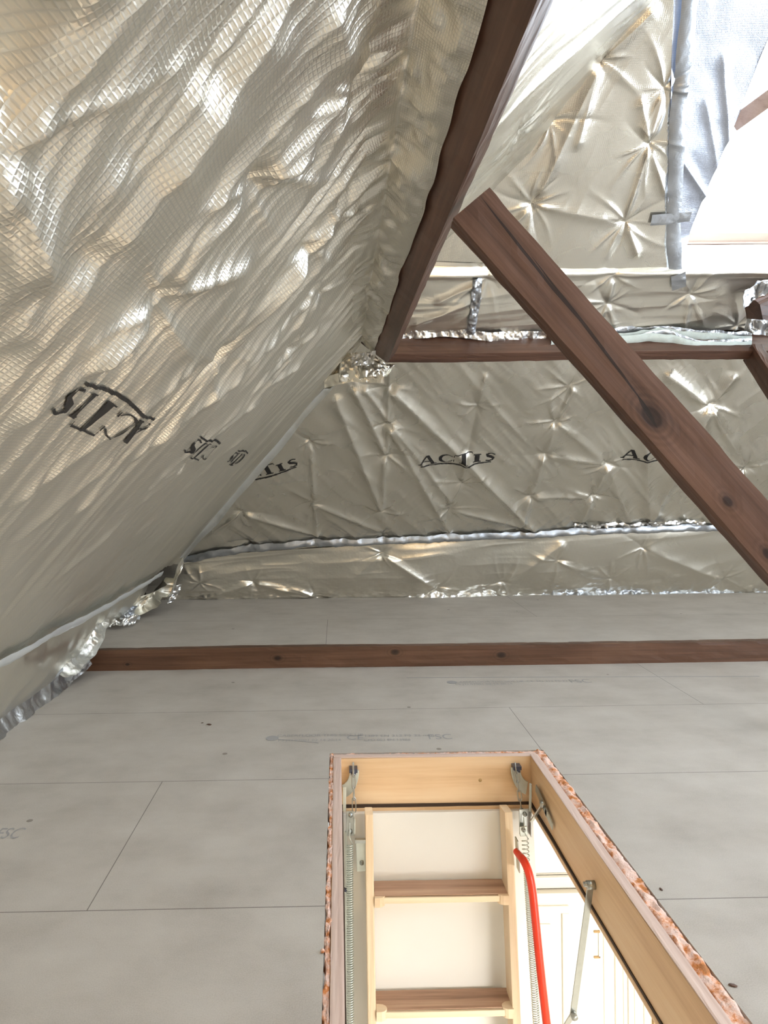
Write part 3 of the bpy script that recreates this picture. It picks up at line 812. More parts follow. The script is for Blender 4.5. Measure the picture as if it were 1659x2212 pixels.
# flap: hanging piece of tape and crumpled bits in the low corner
ribbon('hanging_tape', [at(262, 1285, 3.85), at(266, 1305, 3.80), at(264, 1338, 3.74)], (.028, 0, 0), M['hip_tape'], root_left, nu=30, nv=5, amp=.004, sc=30, seed=7)
ribbon('crumpled_foil_edge', [at(225, 1330, 3.7), at(262, 1318, 3.75), at(300, 1325, 3.85)], (0, .03, .07), M['tape'], root_left, nu=60, nv=14, amp=.03, sc=22, seed=8)
ribbon('crumpled_foil_edge', [at(238, 1347, 3.68), at(262, 1345, 3.68), at(296, 1336, 3.75)], (0, .04, .03), M['crumple'], root_left, nu=50, nv=10, amp=.02, sc=30, seed=28)
ribbon('crumpled_foil_edge', [at(290, 1315, 3.9), at(330, 1298, 4.0), at(365, 1268, 4.15), at(392, 1225, 4.2)], [(0.02, .05, .11)]*4, M['foil_plain'], root_left, nu=90, nv=20, amp=.03, sc=9, seed=10, puff=-.05, smooth=True)
ribbon('crumpled_foil_edge', [at(368, 1302, 4.25), at(378, 1285, 4.25), at(386, 1262, 4.25)], (.035, .02, .0), M['crumple'], root_left, nu=40, nv=8, amp=.016, sc=30, seed=12)

# wrap from the left sheet over the purlin face
root_wrap = group_root('foil_insulation_sheet', 'strip of dull foil folded over the upper part of the overhead left beam', (.15, 1.0, 1.5))
yy = np.linspace(-.6, 3.24, 620)[None, :]; v = np.linspace(0, 1, 40)[:, None]
A = yy+0*v
b0 = 2.10
h0 = SL.H(yy, b0+0*yy)
P0 = LEFT.P(yy, b0+0*yy, h0)
Lr = .058 + .010*vn(yy*4, 0*yy, 71) + .004*vn(yy*11, 0*yy, 72) + .015*smooth01((yy-1.2)/1.5)
P1 = np.stack([.24 - s2*Lr - .006, yy, 1.433 + s2*Lr - .006], -1)
Pr = np.stack([.24 - s2*.158 - .012 + 0*yy, yy, 1.433 + s2*.158 - .012 + 0*yy], -1)   # root crease
vv = v[..., None]
P = np.where(vv < .35, P0 + (Pr-P0)*(vv/.35), Pr + (P1-Pr)*((vv-.35)/.65))
bul = (.010*np.sin(np.pi*v) + .016*fbm(A*6, v*1.2+0*A, 73, 3)*np.sin(np.pi*np.clip(v, 0, .93)) + .007*fbm(A*22, v*3+0*A, 77, 2)*np.sin(np.pi*np.clip(v, 0, .9)))
nrm = np.array([-.35, 0, -1.0]); nrm = nrm/np.linalg.norm(nrm)
P = P + bul[..., None]*nrm*1.2
fix_parent(grid_obj('folded_strip', P, M['foil'], None, np.stack([A, v*.2+0*A], -1)), root_wrap)
# crumpled gather where the two slopes and the beams meet
ribbon('crumpled_foil_edge', [at(700, 815, 3.35), at(745, 795, 3.30), at(790, 785, 3.24), at(835, 800, 3.26), at(850, 790, 3.28)], [(0, .03, .12), (0, .03, .14), (0, .02, .13), (0, .0, .06), (0, 0, .02)], M['foil_plain'], root_wrap, nu=130, nv=30, amp=.022, sc=20, seed=21, puff=.0)
ribbon('crumpled_foil_edge', [at(760, 780, 3.22), at(785, 775, 3.2), at(810, 772, 3.19)], (0.01, .0, .06), M['crumple'], root_wrap, nu=50, nv=16, amp=.014, sc=34, seed=25)
ribbon('silver_tape', [at(700, 826, 3.32), at(760, 812, 3.27), at(830, 815, 3.24)], (0.0, .0, .055), M['foil'], root_wrap, nu=80, nv=10, amp=.006, sc=20, seed=26)

# --- upper back slope: strip over the purlin, field and window reveal
root_up = group_root('foil_insulation_sheet', 'quilted foil insulation above the back beam, wrapped around the bright roof window opening', (1.0, 3.1, 1.7))
jb = np.array([2.466, 3.45]); ja = np.array([1.41, 1.117])
def jin(b): return 1.51 - .311*(b-2.54)
def jout(b): return 1.69 + .09*(b-2.54)
b2, b3 = 2.583, 4.0
SU.mesh('upper_blanket', (hipB(b2)-.02, b2), (jin(b2), b2), (jin(b3), b3), (hipB(b3)-.02, b3), 330, 330, M['foil'], root_up)
def ext_strip(A, B, u, v): return .030*smooth01((2.60-B)/.03)*smooth01((B-2.20)/.15) + .012*np.exp(-((B-2.57)/.018)**2) - .03*smooth01((B-2.615)/.03) + .02*smooth01((2.34-B)/.10)
SK.mesh('strip_blanket', (hipB(2.255)-.0, 2.262), (3.2, 2.262), (3.2, 2.54), (hipB(2.62), 2.62), 560, 70, M['foil_plain'], root_up, extra=ext_strip)
def ruled(name, fa, fb, nu, nv, mat, parent, amp=.012, sc=5, seed=1, bulge=0.0, smooth=True, extra=None):
    """surface between curves fa(t), fb(t)"""
    t = np.linspace(0, 1, nu)
    A_ = np.array([tuple(fa(x)) for x in t]); B_ = np.array([tuple(fb(x)) for x in t])
    v = np.linspace(0, 1, nv)[:, None, None]
    P = A_[None]*(1-v) + B_[None]*v
    wv = B_ - A_; T = np.gradient(A_, axis=0)
    Nn = np.cross(T, wv); Nn /= np.linalg.norm(Nn, axis=1)[:, None]
    La = np.linalg.norm(np.diff((A_+B_)/2, axis=0), axis=1); S = np.r_[0, np.cumsum(La)][None, :]+0*v[..., 0]
    Wd = np.linalg.norm(wv, axis=1)[None]*v[..., 0]
    h = amp*fbm(S*sc, Wd*sc*1.0, seed, 3)*np.sin(np.pi*np.clip(v[..., 0]*.96+.02, 0, 1))**.4 + bulge*np.sin(np.pi*v[..., 0])
    if extra is not None: h = h + extra(S, Wd)
    P = P + h[..., None]*Nn[None]
    o = grid_obj(name, P, mat, None, np.stack([S, Wd], -1), smooth)
    if parent is not None: fix_parent(o, parent)
    return o
def bpt(a, b, t): return BACK.P(a, b, t)
bt_ = 3.70
M['foil_jamb'] = foil_mat('foil_reveal', col=(.60, .64, .74), rough=.36, scrim=.0002)  # blue flare from the window tinted into this foil colour
jamb_links = [((.20, .30), (.55, .02), .012, .012, .02), ((.20, .30), (.10, .02), .012, .012, .02), ((.20, .30), (.75, .14), .006, .012, .02), ((.30, .31), (.9, .2), .010, .01, .02)]
def jmid(b): return 1.567 + .035*(b-2.54)
def jx(S, W_):
    h = 0
    for l in jamb_links: h = h + seg_fold(S, W_, l[0], l[1], *l[2:])
    return -h
ruled('reveal_lining', lambda t: bpt(jin(2.545+t*(bt_-2.545)), 2.545+t*(bt_-2.545), 0.004), lambda t: bpt(jmid(2.545+t*(bt_-2.545)), 2.545+t*(bt_-2.545), -.05),
      260, 90, M['foil_jamb'], root_up, amp=.008, sc=4, seed=51, extra=jx)
ruled('reveal_lining', lambda t: bpt(jmid(2.545+t*(bt_-2.545)), 2.545+t*(bt_-2.545), -.05), lambda t: bpt(jout(2.545+t*(bt_-2.545)), 2.545+t*(bt_-2.545), -.33),
      120, 20, M['foil_jamb'], root_up, amp=.006, sc=4, seed=57)
ruled('sill_lining', lambda t: bpt(1.49+t*1.27, 2.552, 0.008), lambda t: bpt(1.68+t*1.06, 2.535, -.32), 160, 60, M['foil_plain'], root_up, amp=.008, sc=5, seed=52)
ruled('reveal_lining', lambda t: bpt(2.76, 2.54+t*(bt_-2.54), 0.0), lambda t: bpt(2.71, 2.54+t*(bt_-2.54), -.32), 60, 30, M['foil_plain'], root_up, amp=.012, sc=4, seed=53)
ruled('reveal_lining', lambda t: bpt(1.1+t*1.7, bt_+.0, 0.0), lambda t: bpt(1.6+t*1.2, bt_, -.32), 60, 30, M['foil_plain'], root_up, amp=.012, sc=4, seed=54)
# rest of the back slope
def coarse(name, pl, a0, a1, b0, b1, root, seed=60, hole=None, hip=False, mat=None):
    S = Sheet(pl, seed, .03, 1.5, ani=[(.4, 1.2, 6, .008)])
    nu = max(4, int((a1-a0)/.03)); nv = max(4, int((b1-b0)/.03))
    return S.mesh(name, (hipB(b0) if hip else a0, b0), (a1, b0), (a1, b1), (hipB(b1) if hip else a0, b1), nu, nv, mat or M['foil_plain'], root)
rb = RIDGE*KB + .02
coarse('upper_blanket', BACK, 2.76, XR, 2.25, bt_, root_up, 61)
coarse('upper_blanket', BACK, 1.0, XR, bt_, rb, root_up, 64)
# plain shafts and windows
def window(name, pl, w, n, dt=0.0):
    a0, a1, b0, b1 = w
    root = empty(name, V(pl.P((a0+a1)/2, b0, SO))); root['kind'] = 'structure'
    def fr(t0, t1, inset, wd):
        mb = MB()
        A0, A1_, B0_, B1_ = a0+inset, a1-inset, b0+inset, b1-inset
        for (p, q, s) in (((A0, B0_), (A1_, B0_+wd), 0), ((A0, B1_-wd), (A1_, B1_), 0), ((A0, B0_+wd), (A0+wd, B1_-wd), 0), ((A1_-wd, B0_+wd), (A1_, B1_-wd), 0)):
            vs = [V(pl.P(a, b, t+dt)) for t in (t0, t1) for a, b in ((p[0], p[1]), (q[0], p[1]), (q[0], q[1]), (p[0], q[1]))]
            mb.add(vs, [(3,2,1,0), (4,5,6,7), (0,1,5,4), (1,2,6,5), (2,3,7,6), (3,0,4,7)])
        return mb
    fr(-.42, -.33, -.03, .035).build('window_frame', M['pine_top'], root)
    sash = fr(-.40, -.36, .005, .04).build('sash', M['cream'], root)
    mb = MB(); A0, A1_, B0_, B1_ = a0+.07, a1-.07, b0+.07, b1-.07
    vs = [V(pl.P(a, b, t+dt)) for t in (-.385, -.380) for a, b in ((A0, B0_), (A1_, B0_), (A1_, B1_), (A0, B1_))]
    mb.add(vs, [(3,2,1,0), (4,5,6,7), (0,1,5,4), (1,2,6,5), (2,3,7,6), (3,0,4,7)])
    mb.build('glass_pane', M['glass'], root)
    c = V(pl.P((a0+a1)/2, (b0+b1)/2, -.36+dt))
    area_light('sky_portal', c, pl.n, a1-a0, b1-b0, 1, (1, 1, 1), portal=True)
    return root
m, nt, b = newmat('clear_glass')
tr = N(nt, 'ShaderNodeBsdfTransparent'); gl = N(nt, 'ShaderNodeBsdfGlossy', i_Roughness=.02); mx = N(nt, 'ShaderNodeMixShader'); mx.inputs[0].default_value = .07
tr.inputs[0].default_value = (.97, .985, 1, 1)
L(nt, tr.outputs[0], mx.inputs[1]); L(nt, gl.outputs[0], mx.inputs[2]); L(nt, mx.outputs[0], nt.nodes['Material Output'].inputs[0]); nt.nodes.remove(b)
M['glass'] = m
w1 = window('window_1', BACK, W1, 1)
mb = MB(); mb.obox(at(1585, 268, 2.78), at(1760, 140, 2.52), (0, -1, 1), .060, .035); mb.build('sash_stile', M['pine_top'], w1, bevel=.003)  # stile of the opened pivot sash
window('added_window_2', FRONT, F1, 3)
window('added_window_3', FRONT, F2, 4)
window('added_window_4', GABLE, GW, 4, dt=.33)
def shaft(pl, w, root, seed):
    a0, a1, b0, b1 = w
    for (p, q) in (((a0, b0), (a1, b0)), ((a1, b0), (a1, b1)), ((a1, b1), (a0, b1)), ((a0, b1), (a0, b0))):
        ruled('reveal_lining', lambda t: pl.P(p[0]+(q[0]-p[0])*t, p[1]+(q[1]-p[1])*t, 0), lambda t: pl.P(p[0]+(q[0]-p[0])*t, p[1]+(q[1]-p[1])*t, -.31), 24, 8, M['foil_plain'], root, amp=.01, seed=seed)
# front slope, behind the camera
root_fr = empty('ceiling', (2, -2.4, .3)); root_fr['kind'] = 'structure'
coarse('upper_blanket', FRONT, 0, F1[0], .135, rb, root_fr, 70, hip=True)
coarse('upper_blanket', FRONT, F1[0], XR, .135, F1[2], root_fr, 71)
coarse('upper_blanket', FRONT, F1[1], F2[0], F1[2], F1[3], root_fr, 72)
coarse('upper_blanket', FRONT, F2[1], XR, F1[2], F1[3], root_fr, 73)
coarse('upper_blanket', FRONT, F1[0], XR, F1[3], rb, root_fr, 74)
shaft(FRONT, F1, root_fr, 75); shaft(FRONT, F2, root_fr, 76)
# upper left slope above the overhead beam
root_ul = group_root('foil_insulation_sheet', 'brightly lit foil insulation on the left slope above the overhead beam', (.3, 1.5, 1.8))
ub0 = 2.262
SLU.mesh('upper_blanket', (.6, ub0), (hipL(ub0), ub0), (hipL(rb), rb), (1.0, rb), 300, 260, M['foil'], root_ul)
coarse('upper_blanket', LEFT, -3.0, .6, ub0, rb, root_ul, 78)
# vertical tape on the upper slope, small tapes
vt = [bp(1457, 596), bp(1453, 520), bp(1456, 440), bp(1460, 360), bp(1462, 250), bp(1474, 150), bp(1482, 60), bp(1494, -60)]
drape_tape(SU, vt, .058, M['tape'], root_up, nu=260, off=.008, puff=.006, amp=.002, sc=9, seed=81, smooth=True)['label'] = 'grey tape seam running up beside the window'
drape_tape(SU, [bp(1405, 474), bp(1450, 470), bp(1490, 466)], .045, M['tape'], root_up, nu=40, off=.014, puff=.002, amp=.001, seed=82)
drape_tape(SK, [bp(1458, 582), bp(1460, 614)], .058, M['tape'], root_up, nu=30, off=.045, puff=.002, amp=.001, seed=83)
drape_tape(SK, [bp(1028, 590), bp(1024, 640), bp(1016, 690), bp(1012, 722)], .045, M['tape'], root_up, nu=120, nv=12, off=.040, puff=.006, amp=.008, sc=32, seed=84)
# crumpled hem over the back purlin and the layered wadding
yr, zr = 3.30, 1.575
def hem(x): return at(x, 720, 3.285)
pts = [at(868, 727, 3.29), at(905, 722, 3.27), at(960, 717, 3.27), at(1015, 722, 3.26), at(1060, 728, 3.26), at(1110, 724, 3.27), at(1180, 726, 3.27)]
ribbon('crumpled_foil_edge', pts, (0, -.012, .040), M['crumple'], root_up, nu=260, nv=9, amp=.009, sc=34, seed=86)
for i in range(4):
    rs = random.Random(i)
    n = 90; mbs = []
    xs = [1190 + (1622-1190)*k/(n-1) for k in range(n)]
    P = []
    for k, x in enumerate(xs):
        yb = 721 + 5.5*i + 9*math.exp(-((x-1420)/60.0)**2)*-1 + 8*float(vn(x*.012, i*.9, 90)) + 2.0*float(vn(x*.06, i*2.0, 91))
        yb += 6 * smooth01((x-1440)/60.0) - 3*smooth01((1240-x)/50.0)
        P.append(at(x, yb, 3.235 + .012*(3-i)))
    ribbon('wadding_layer', P, (0, -.020, .036), M['wadding'] if i % 2 else M['tape_crinkle'], root_up, nu=200, nv=7, amp=.0025, sc=20, seed=92+i, puff=.006, smooth=True)
# torn foil around the strut at the right edge
ribbon('torn_foil_flap', [at(1612, 648, 2.95), at(1630, 625, 2.93), at(1665, 612, 2.9)], [(.02, 0, .09), (.03, 0, .08), (.02, 0, .06)], M['tape_crinkle'], root_up, nu=60, nv=16, amp=.035, sc=18, seed=101, smooth=True)
ribbon('torn_foil_flap', [at(1612, 700, 2.96), at(1640, 706, 2.93), at(1690, 712, 2.9)], [(.0, -.02, .045), (0, -.02, .06), (0, 0, .07)], M['tape_crinkle'], root_up, nu=60, nv=12, amp=.025, sc=20, seed=102, smooth=True)

# ------------------------------------------------------------------ printed lettering on the foil
def letter_mask(U, Vv):
    """U along the word 0..1, V height in the same unit"""
    m = np.zeros(U.shape, bool)
    def seg(p, q, w0, w1=None, clipv=None):
        nonlocal m
        w1 = w0 if w1 is None else w1
        d = np.array(q)-np.array(p); L2 = (d**2).sum()
        t = np.clip(((U-p[0])*d[0]+(Vv-p[1])*d[1])/L2, 0, 1)
        r = np.hypot(U-p[0]-t*d[0], Vv-p[1]-t*d[1])
        k = r < (w0+(w1-w0)*t)/2
        if clipv: k &= (Vv > clipv[0]) & (Vv < clipv[1])
        m |= k
    def box(u0, u1, v0, v1):
        nonlocal m
        m |= (U > u0) & (U < u1) & (Vv > v0) & (Vv < v1)
    hgt = .135; cl = (0, hgt)
    seg((.01, 0), (.095, hgt), .014, .014, cl); seg((.095, hgt+.01), (.185, -.01), .040, .040, cl); seg((.04, .045), (.13, .045), .010)
    box(-.015, .035, 0, .008); box(.145, .225, 0, .008)
    cu, cv = .345, .068
    ang = np.arctan2((Vv-cv)/.070, (U-cu)/.100); rr = np.hypot((U-cu)/.100, (Vv-cv)/.070)
    th = .10 + .34*np.clip(-np.cos(ang), 0, 1)
    m |= (rr < 1) & (rr > 1-th) & (np.abs(ang) > .62)
    box(.435, .447, .10, .128); box(.435, .447, .010, .038)
    box(.535, .590, .0, .150); box(.44, .675, .150, .160); box(.51, .615, 0, .008)
    seg((.447, .158), (.443, .135), .006); seg((.672, .158), (.680, .135), .006)
    box(.715, .770, 0, .118); box(.695, .790, 0, .008); box(.695, .790, .112, .120)
    S = [(.965, .108), (.935, .120), (.895, .118), (.868, .098), (.880, .078), (.925, .060), (.955, .040), (.945, .012), (.900, .002), (.862, .010)]
    for i, (p, q) in enumerate(zip(S[:-1], S[1:])):
        w = .012 + .022*math.exp(-((i-4.2)/1.6)**2); seg(p, q, w)
    und = -.030 + .010*np.sin(U*9.0) 
    m |= (np.abs(Vv-und) < .0055+.003*np.sin(U*3.1)) & (U > .01) & (U < .93)
    return m
def logo(sheet, p0, du, dv, size, res, parent, umax=1.0, umin=-.02, wob=0.0, off=.0025):
    """p0: plane coords of the word's lower left; du, dv: unit vectors in plane coords"""
    nu = int(size*(umax-umin)/res); nv = int(size*.24/res)
    U, Vv = np.meshgrid(np.linspace(umin, umax, nu+1), np.linspace(-.055, .185, nv+1))
    A = p0[0] + size*(U*du[0]+Vv*dv[0]); B = p0[1] + size*(U*du[1]+Vv*dv[1])
    P = sheet.pl.P(A, B, sheet.H(A, B)+off)
    Uc = (U[:-1, :-1]+U[1:, 1:])/2; Vc = (Vv[:-1, :-1]+Vv[1:, 1:])/2
    if wob: Uc = Uc + wob*vn(Uc*8, Vc*8, 3)
    mk = letter_mask(Uc, Vc)
    idx = np.arange(U.size).reshape(U.shape)
    F = np.stack([idx[:-1, :-1], idx[:-1, 1:], idx[1:, 1:], idx[1:, :-1]], -1)[mk]
    used, inv = np.unique(F, return_inverse=True)
    vs = P.reshape(-1, 3)[used]; fs = inv.reshape(-1, 4)
    o = mesh_obj('printed_lettering', vs.tolist(), [tuple(int(i) for i in f) for f in fs], M['ink'], None, True)
    fix_parent(o, parent)
    return o
# back slope: the words run along the slope
def norm2(v): l = math.hypot(*v); return (v[0]/l, v[1]/l)
a, b = bp(906, 1002), bp(1073, 996)
sz = math.dist(a, b)
logo(SB, a, norm2((b[0]-a[0], b[1]-a[1])), norm2((-(b[1]-a[1]), b[0]-a[0])), sz, .0022, root_back)
a2, b2_ = bp(1342, 988), bp(1500, 984)
logo(SB, a2, norm2((b2_[0]-a2[0], b2_[1]-a2[1])), (0, 1), sz, .0022, root_back)
b3_, a3 = bp(650, 1004), bp(520, 1040)
d3 = norm2((b3_[0]-a3[0], b3_[1]-a3[1]))
logo(SB, (b3_[0]-d3[0]*sz, b3_[1]-d3[1]*sz), d3, norm2((-d3[1], d3[0])), sz, .0022, root_back, umin=.10)
# left slope: upside down, running towards the camera
a, b = lp_(312, 902), lp_(188, 838)
dl = norm2((b[0]-a[0], b[1]-a[1])); upv = norm2((dl[1], -dl[0]))
if upv[1] > 0: upv = (-upv[0], -upv[1])
szl = .455
logo(SL, a, dl, upv, szl, .0011, root_left)
logo(SL, (2.46, lp_(466, 958)[1]), (-1, 0), (0, -1), szl, .0016, root_left, umin=.22)
logo(SL, (3.30, lp_(466, 958)[1]-.01), (-1, 0), (0, -1), szl, .002, root_left, umin=.25)

# ------------------------------------------------------------------ loft hatch
FX0, FX1, FY0, FY1 = -.022, .621, 1.050, 2.172
ft = .024
hatch = empty('loft_hatch', (0.3, 2.15, 0), label='pale pine loft hatch frame let into the floor, with its white door hanging open', cat='hatch')
def board(name, p0, p1, u, w, t, mat, parent, cap=None, seed=1, nseg=10, bev=.002, rough=.0004, label=None):
    o = timber(name, p0, p1, u, w, t, mat, nseg=nseg, seed=seed, rough=rough, bev=bev)
    wm = o.matrix_world.copy(); o.parent = parent
    o.matrix_world = wm
    o.matrix_parent_inverse = Matrix.Translation(-V(parent.location)); o.matrix_basis = wm
    if label: o['label'] = label
    return o
FZ = -.145
zc, hw = FZ/2, -FZ
board('frame_board', (FX0, FY1-ft/2, zc), (FX1, FY1-ft/2, zc), (0, 0, 1), hw, ft, M['pine'], hatch, seed=2)
board('frame_board', (FX0, FY0+ft/2, zc), (FX1, FY0+ft/2, zc), (0, 0, 1), hw, ft, M['pine'], hatch, seed=3)
board('frame_board', (FX0+ft/2, FY0+ft, zc), (FX0+ft/2, FY1-ft, zc), (0, 0, 1), hw, ft, M['pine'], hatch, seed=4)
board('frame_board', (FX1-ft/2, FY0+ft, zc), (FX1-ft/2, FY1-ft, zc), (0, 0, 1), hw, ft, M['pine'], hatch, seed=5)
for p0, p1, sd in (((FX0, FY1-ft/2, .001), (FX1, FY1-ft/2, .001), 1), ((FX0, FY0+ft/2, .001), (FX1, FY0+ft/2, .001), 2),
               ((FX0+ft/2, FY0+ft, .001), (FX0+ft/2, FY1-ft, .001), 3), ((FX1-ft/2, FY0+ft, .001), (FX1-ft/2, FY1-ft, .001), 4)):
    u_ = (0, 1, 0) if sd < 3 else (1, 0, 0)
    board('frame_edge', p0, p1, u_, ft, .004, M['pine_top'], hatch, seed=sd, nseg=30)['label'] = 'pinkish weathered top edge'
# dark strip standing in for the shade of the gap, and lower lip
mb = MB()
mb.box((FX0+ft, FY1-ft-.006, FZ-.008), (FX1-ft, FY1-ft+.004, FZ+.001)); mb.box((FX1-ft-.004, FY0+ft, FZ-.006), (FX1-ft+.004, FY1-ft, FZ+.001))
mb.box((FX0+ft-.004, FY0+ft, FZ-.006), (FX0+ft+.004, FY1-ft, FZ+.001))
mb.build('gap_strip', M['dark_gap'], hatch)
board('lower_lip', (FX0+.01, FY1-ft-.001, FZ-.018), (FX1-.01, FY1-ft-.001, FZ-.018), (0, 0, 1), .022, .02, M['pine'], hatch, seed=6)
board('lower_lip', (FX1-ft, FY0+.02, FZ-.012), (FX1-ft, FY1-ft, FZ-.012), (0, 0, 1), .014, .012, M['pine'], hatch, seed=7)
# foam seals
def foam(p0, p1, w, hgt, seed, zoff=-.004):
    p0, p1 = V(p0), V(p1); d = p1-p0; Ln = d.length; d.normalize(); s = V((-d.y, d.x, 0))
    nu, nv = int(Ln/.0035), 9
    P = np.zeros((nv, nu, 3))
    for j in range(nv):
        v = j/(nv-1)
        for i in range(nu):
            u = Ln*i/(nu-1)
            e = (v-.5)*w + .004*float(vn(u*60, v*2, seed))*(abs(v-.5)*2) + .003*float(vn(u*18, v, seed+3))*(abs(v-.5)*2)
            z = hgt*math.sin(math.pi*v)**.5*(.6+.7*float(vn(u*30, v*4, seed+1))) + .0025*float(vn(u*170, v*14, seed+2)) + zoff - (.02 if j in (0, nv-1) else 0)
            P[j, i] = p0 + d*u + s*e + V((0, 0, z))
    fix_parent(grid_obj('foam_seal', P, M['foam'], None, None, True), hatch)
foam((.636, HY0, 0), (.636, HY1, 0), .036, .009, 3)
foam((-.028, HY1, 0), (-.028, HY0, 0), .014, .004, 5, -.003)
foam((HX0, FY1+.009, 0), (HX1, FY1+.009, 0), .018, .003, 7, -.004)

# lid -------------------------------------------------
lean = .151
def dl_(z, off=0.0): return 2.0 + (z+.35)*lean + off
LT = .036
LX0, LX1 = .001, .597
def lidp(x, s, t):      # s along the lid down from the hinge, t out of the lid towards the ladder
    dirv = V((0, -lean, -1)).normalized(); nv_ = V((0, -1, lean)).normalized()
    o = V((0, dl_(-.158, .088), -.158))
    return V((x, 0, 0)) + o + dirv*s + nv_*t
def lbox(mb, x0, x1, s0, s1, t0, t1):
    vs = [lidp(x, s, t) for t in (t0, t1) for x, s in ((x0, s0), (x1, s0), (x1, s1), (x0, s1))]
    mb.add(vs, [(3,2,1,0), (4,5,6,7), (0,1,5,4), (1,2,6,5), (2,3,7,6), (3,0,4,7)])
mb = MB(); lbox(mb, LX0, LX1, 0, 1.03, -LT, 0); o = mb.build('door_panel', M['lid'], hatch, bevel=.002); o['label'] = 'cream white insulated door panel'
mb = MB(); lbox(mb, LX0+.010, LX0+.016, .05, 1.03, 0, .010); mb.build('door_trim', M['zinc_white'], hatch)
# chains, brackets, springs
def chain(p0, p1, n, parent, ln=None):
    p0, p1 = V(p0), V(p1); d = (p1-p0).normalized(); step = (p1-p0).length/n
    for i in range(n):
        c = p0 + d*step*(i+.5); u = V((1, 0, 0)) if i % 2 else V((.25, 1, 0)); u = (u-d*u.dot(d)).normalized()
        a, b_ = step*.62, .0055
        pts = []
        for k in range(20):
            th = 2*math.pi*k/20
            x = math.cos(th); y = math.sin(th)
            pts.append(c + d*(a-b_)*(1 if y > .01 else -1 if y < -.01 else 0) + d*y*b_ + u*x*b_)
        mb = MB(); mb.tube(pts, .0018, 6, closed=True); mb.build('chain_link', M['zinc'], parent, True)
cl = empty('chain', tuple(at(763, 1645, 2.13))); fix_parent(cl, hatch)
def sub(o, parent):  # parent under an empty part
    pass
chain(at(763, 1650, 2.12), at(765, 1752, 2.09), 4, hatch)
chain(at(1113, 1650, 2.12), at(1129, 1768, 2.07), 6, hatch)
bpy.data.objects.remove(cl)
def spring(p0, p1, r, wire, pitch, parent, loose=0):
    p0, p1 = V(p0), V(p1); d = (p1-p0); Ln = d.length; d.normalize()
    u = V((1, 0, 0)); u = (u-d*u.dot(d)).normalized(); w = d.cross(u)
    pts = []; s = 0.0; th = 0.0
    while s < Ln:
        pp = pitch*(1.9 if s < loose else 1.0)
        pts.append(p0 + d*s + u*math.cos(th)*r + w*math.sin(th)*r)
        th += 2*math.pi/12; s += pp/12
    mb = MB(); mb.tube([p0-d*.06, p0-d*.02, pts[0]], wire, 6); mb.tube(pts, wire, 6)
    o = mb.build('tension_spring', M['zinc_white'], parent, True); return o
spring(at(755.5, 1825, 2.03), at(757, 2260, 1.93), .0090, .0017, .0062, hatch)
spring(at(1134, 1812, 2.03), at(1162, 2260, 1.93), .0095, .0016, .0060, hatch, loose=.07)
# curved cam brackets on the far frame board
def cam_bracket(mirror, pivot_px):
    s = -1 if mirror else 1
    outer = []; inner = []
    for k in range(11):
        th = math.radians(0 - 80*k/10)
        outer.append((.056*math.cos(th), .086*math.sin(th)))
        inner.append((.030*math.cos(th)-.003, .046*math.sin(th)))
    poly = [(s*a, b) for a, b in outer] + [(s*a, b) for a, b in inner[::-1]]
    o_ = V((.001 if not mirror else .589, FY1-ft-.012, -.030))
    mb = MB(); mb.prism(poly, (1, 0, 0), (0, 0, 1), o_, (0, -1, 0), .006)
    mb.build('cam_bracket', M['zinc_white'], hatch, bevel=.001)
    bx = o_.x + s*.038
    mb = MB(); mb.box((bx-.013, o_.y-.016, -.034), (bx+.013, o_.y+.012, -.022)); mb.box((bx-.008, o_.y-.02, -.040), (bx+.008, o_.y+.004, -.033))
    mb.build('bracket_bolt', M['blue_black'], hatch, bevel=.001)
cam_bracket(False, None); cam_bracket(True, None)
def plate(px, Y, w, t, mat, name='hinge_plate', bolts=(), parent=hatch, side=(1, 0, 0)):
    """vertical plate from pixel p to q at depth Y"""
    p, q = at(*px[0], Y), at(*px[1], Y)
    mb = MB(); mb.obox(p, q, side, w, t)
    o = mb.build(name, mat, parent, bevel=.0012)
    for b_ in bolts:
        c = p + (q-p)*b_
        mb = MB(); mb.disc(c + V((0, -t/2-.002, .0)), (0, 1, 0), .0065, .004, 16); mb.disc(c + V((0, -t/2-.004, .0)), (0, 1, 0), .0035, .005, 10)
        bo = mb.build('bolt', M['zinc'], None, True); bo.parent = o
    return o
plate(((757, 1752), (757, 1805)), 2.06, .024, .004, M['zinc'], bolts=(.15, .82))
plate(((766, 1768), (766, 1800)), 2.05, .004, .012, M['zinc_white'])
plate(((744, 1700), (744, 1752)), 2.08, .010, .006, M['zinc_white'])
plate(((779, 1813), (782, 1882)), 2.045, .030, .004, M['zinc_white'], bolts=(.72,))
plate(((779, 1812), (779, 1820)), 2.035, .034, .012, M['zinc'])
plate(((792, 1822), (794, 1876)), 2.035, .004, .016, M['zinc_white'])
plate(((741, 1920), (752, 1925)), 2.02, .008, .010, M['blue_black'], name='bolt', side=(0, 0, 1))
plate(((748, 1930), (749, 2210)), 2.03, .006, .004, M['zinc_white'], name='side_rail')
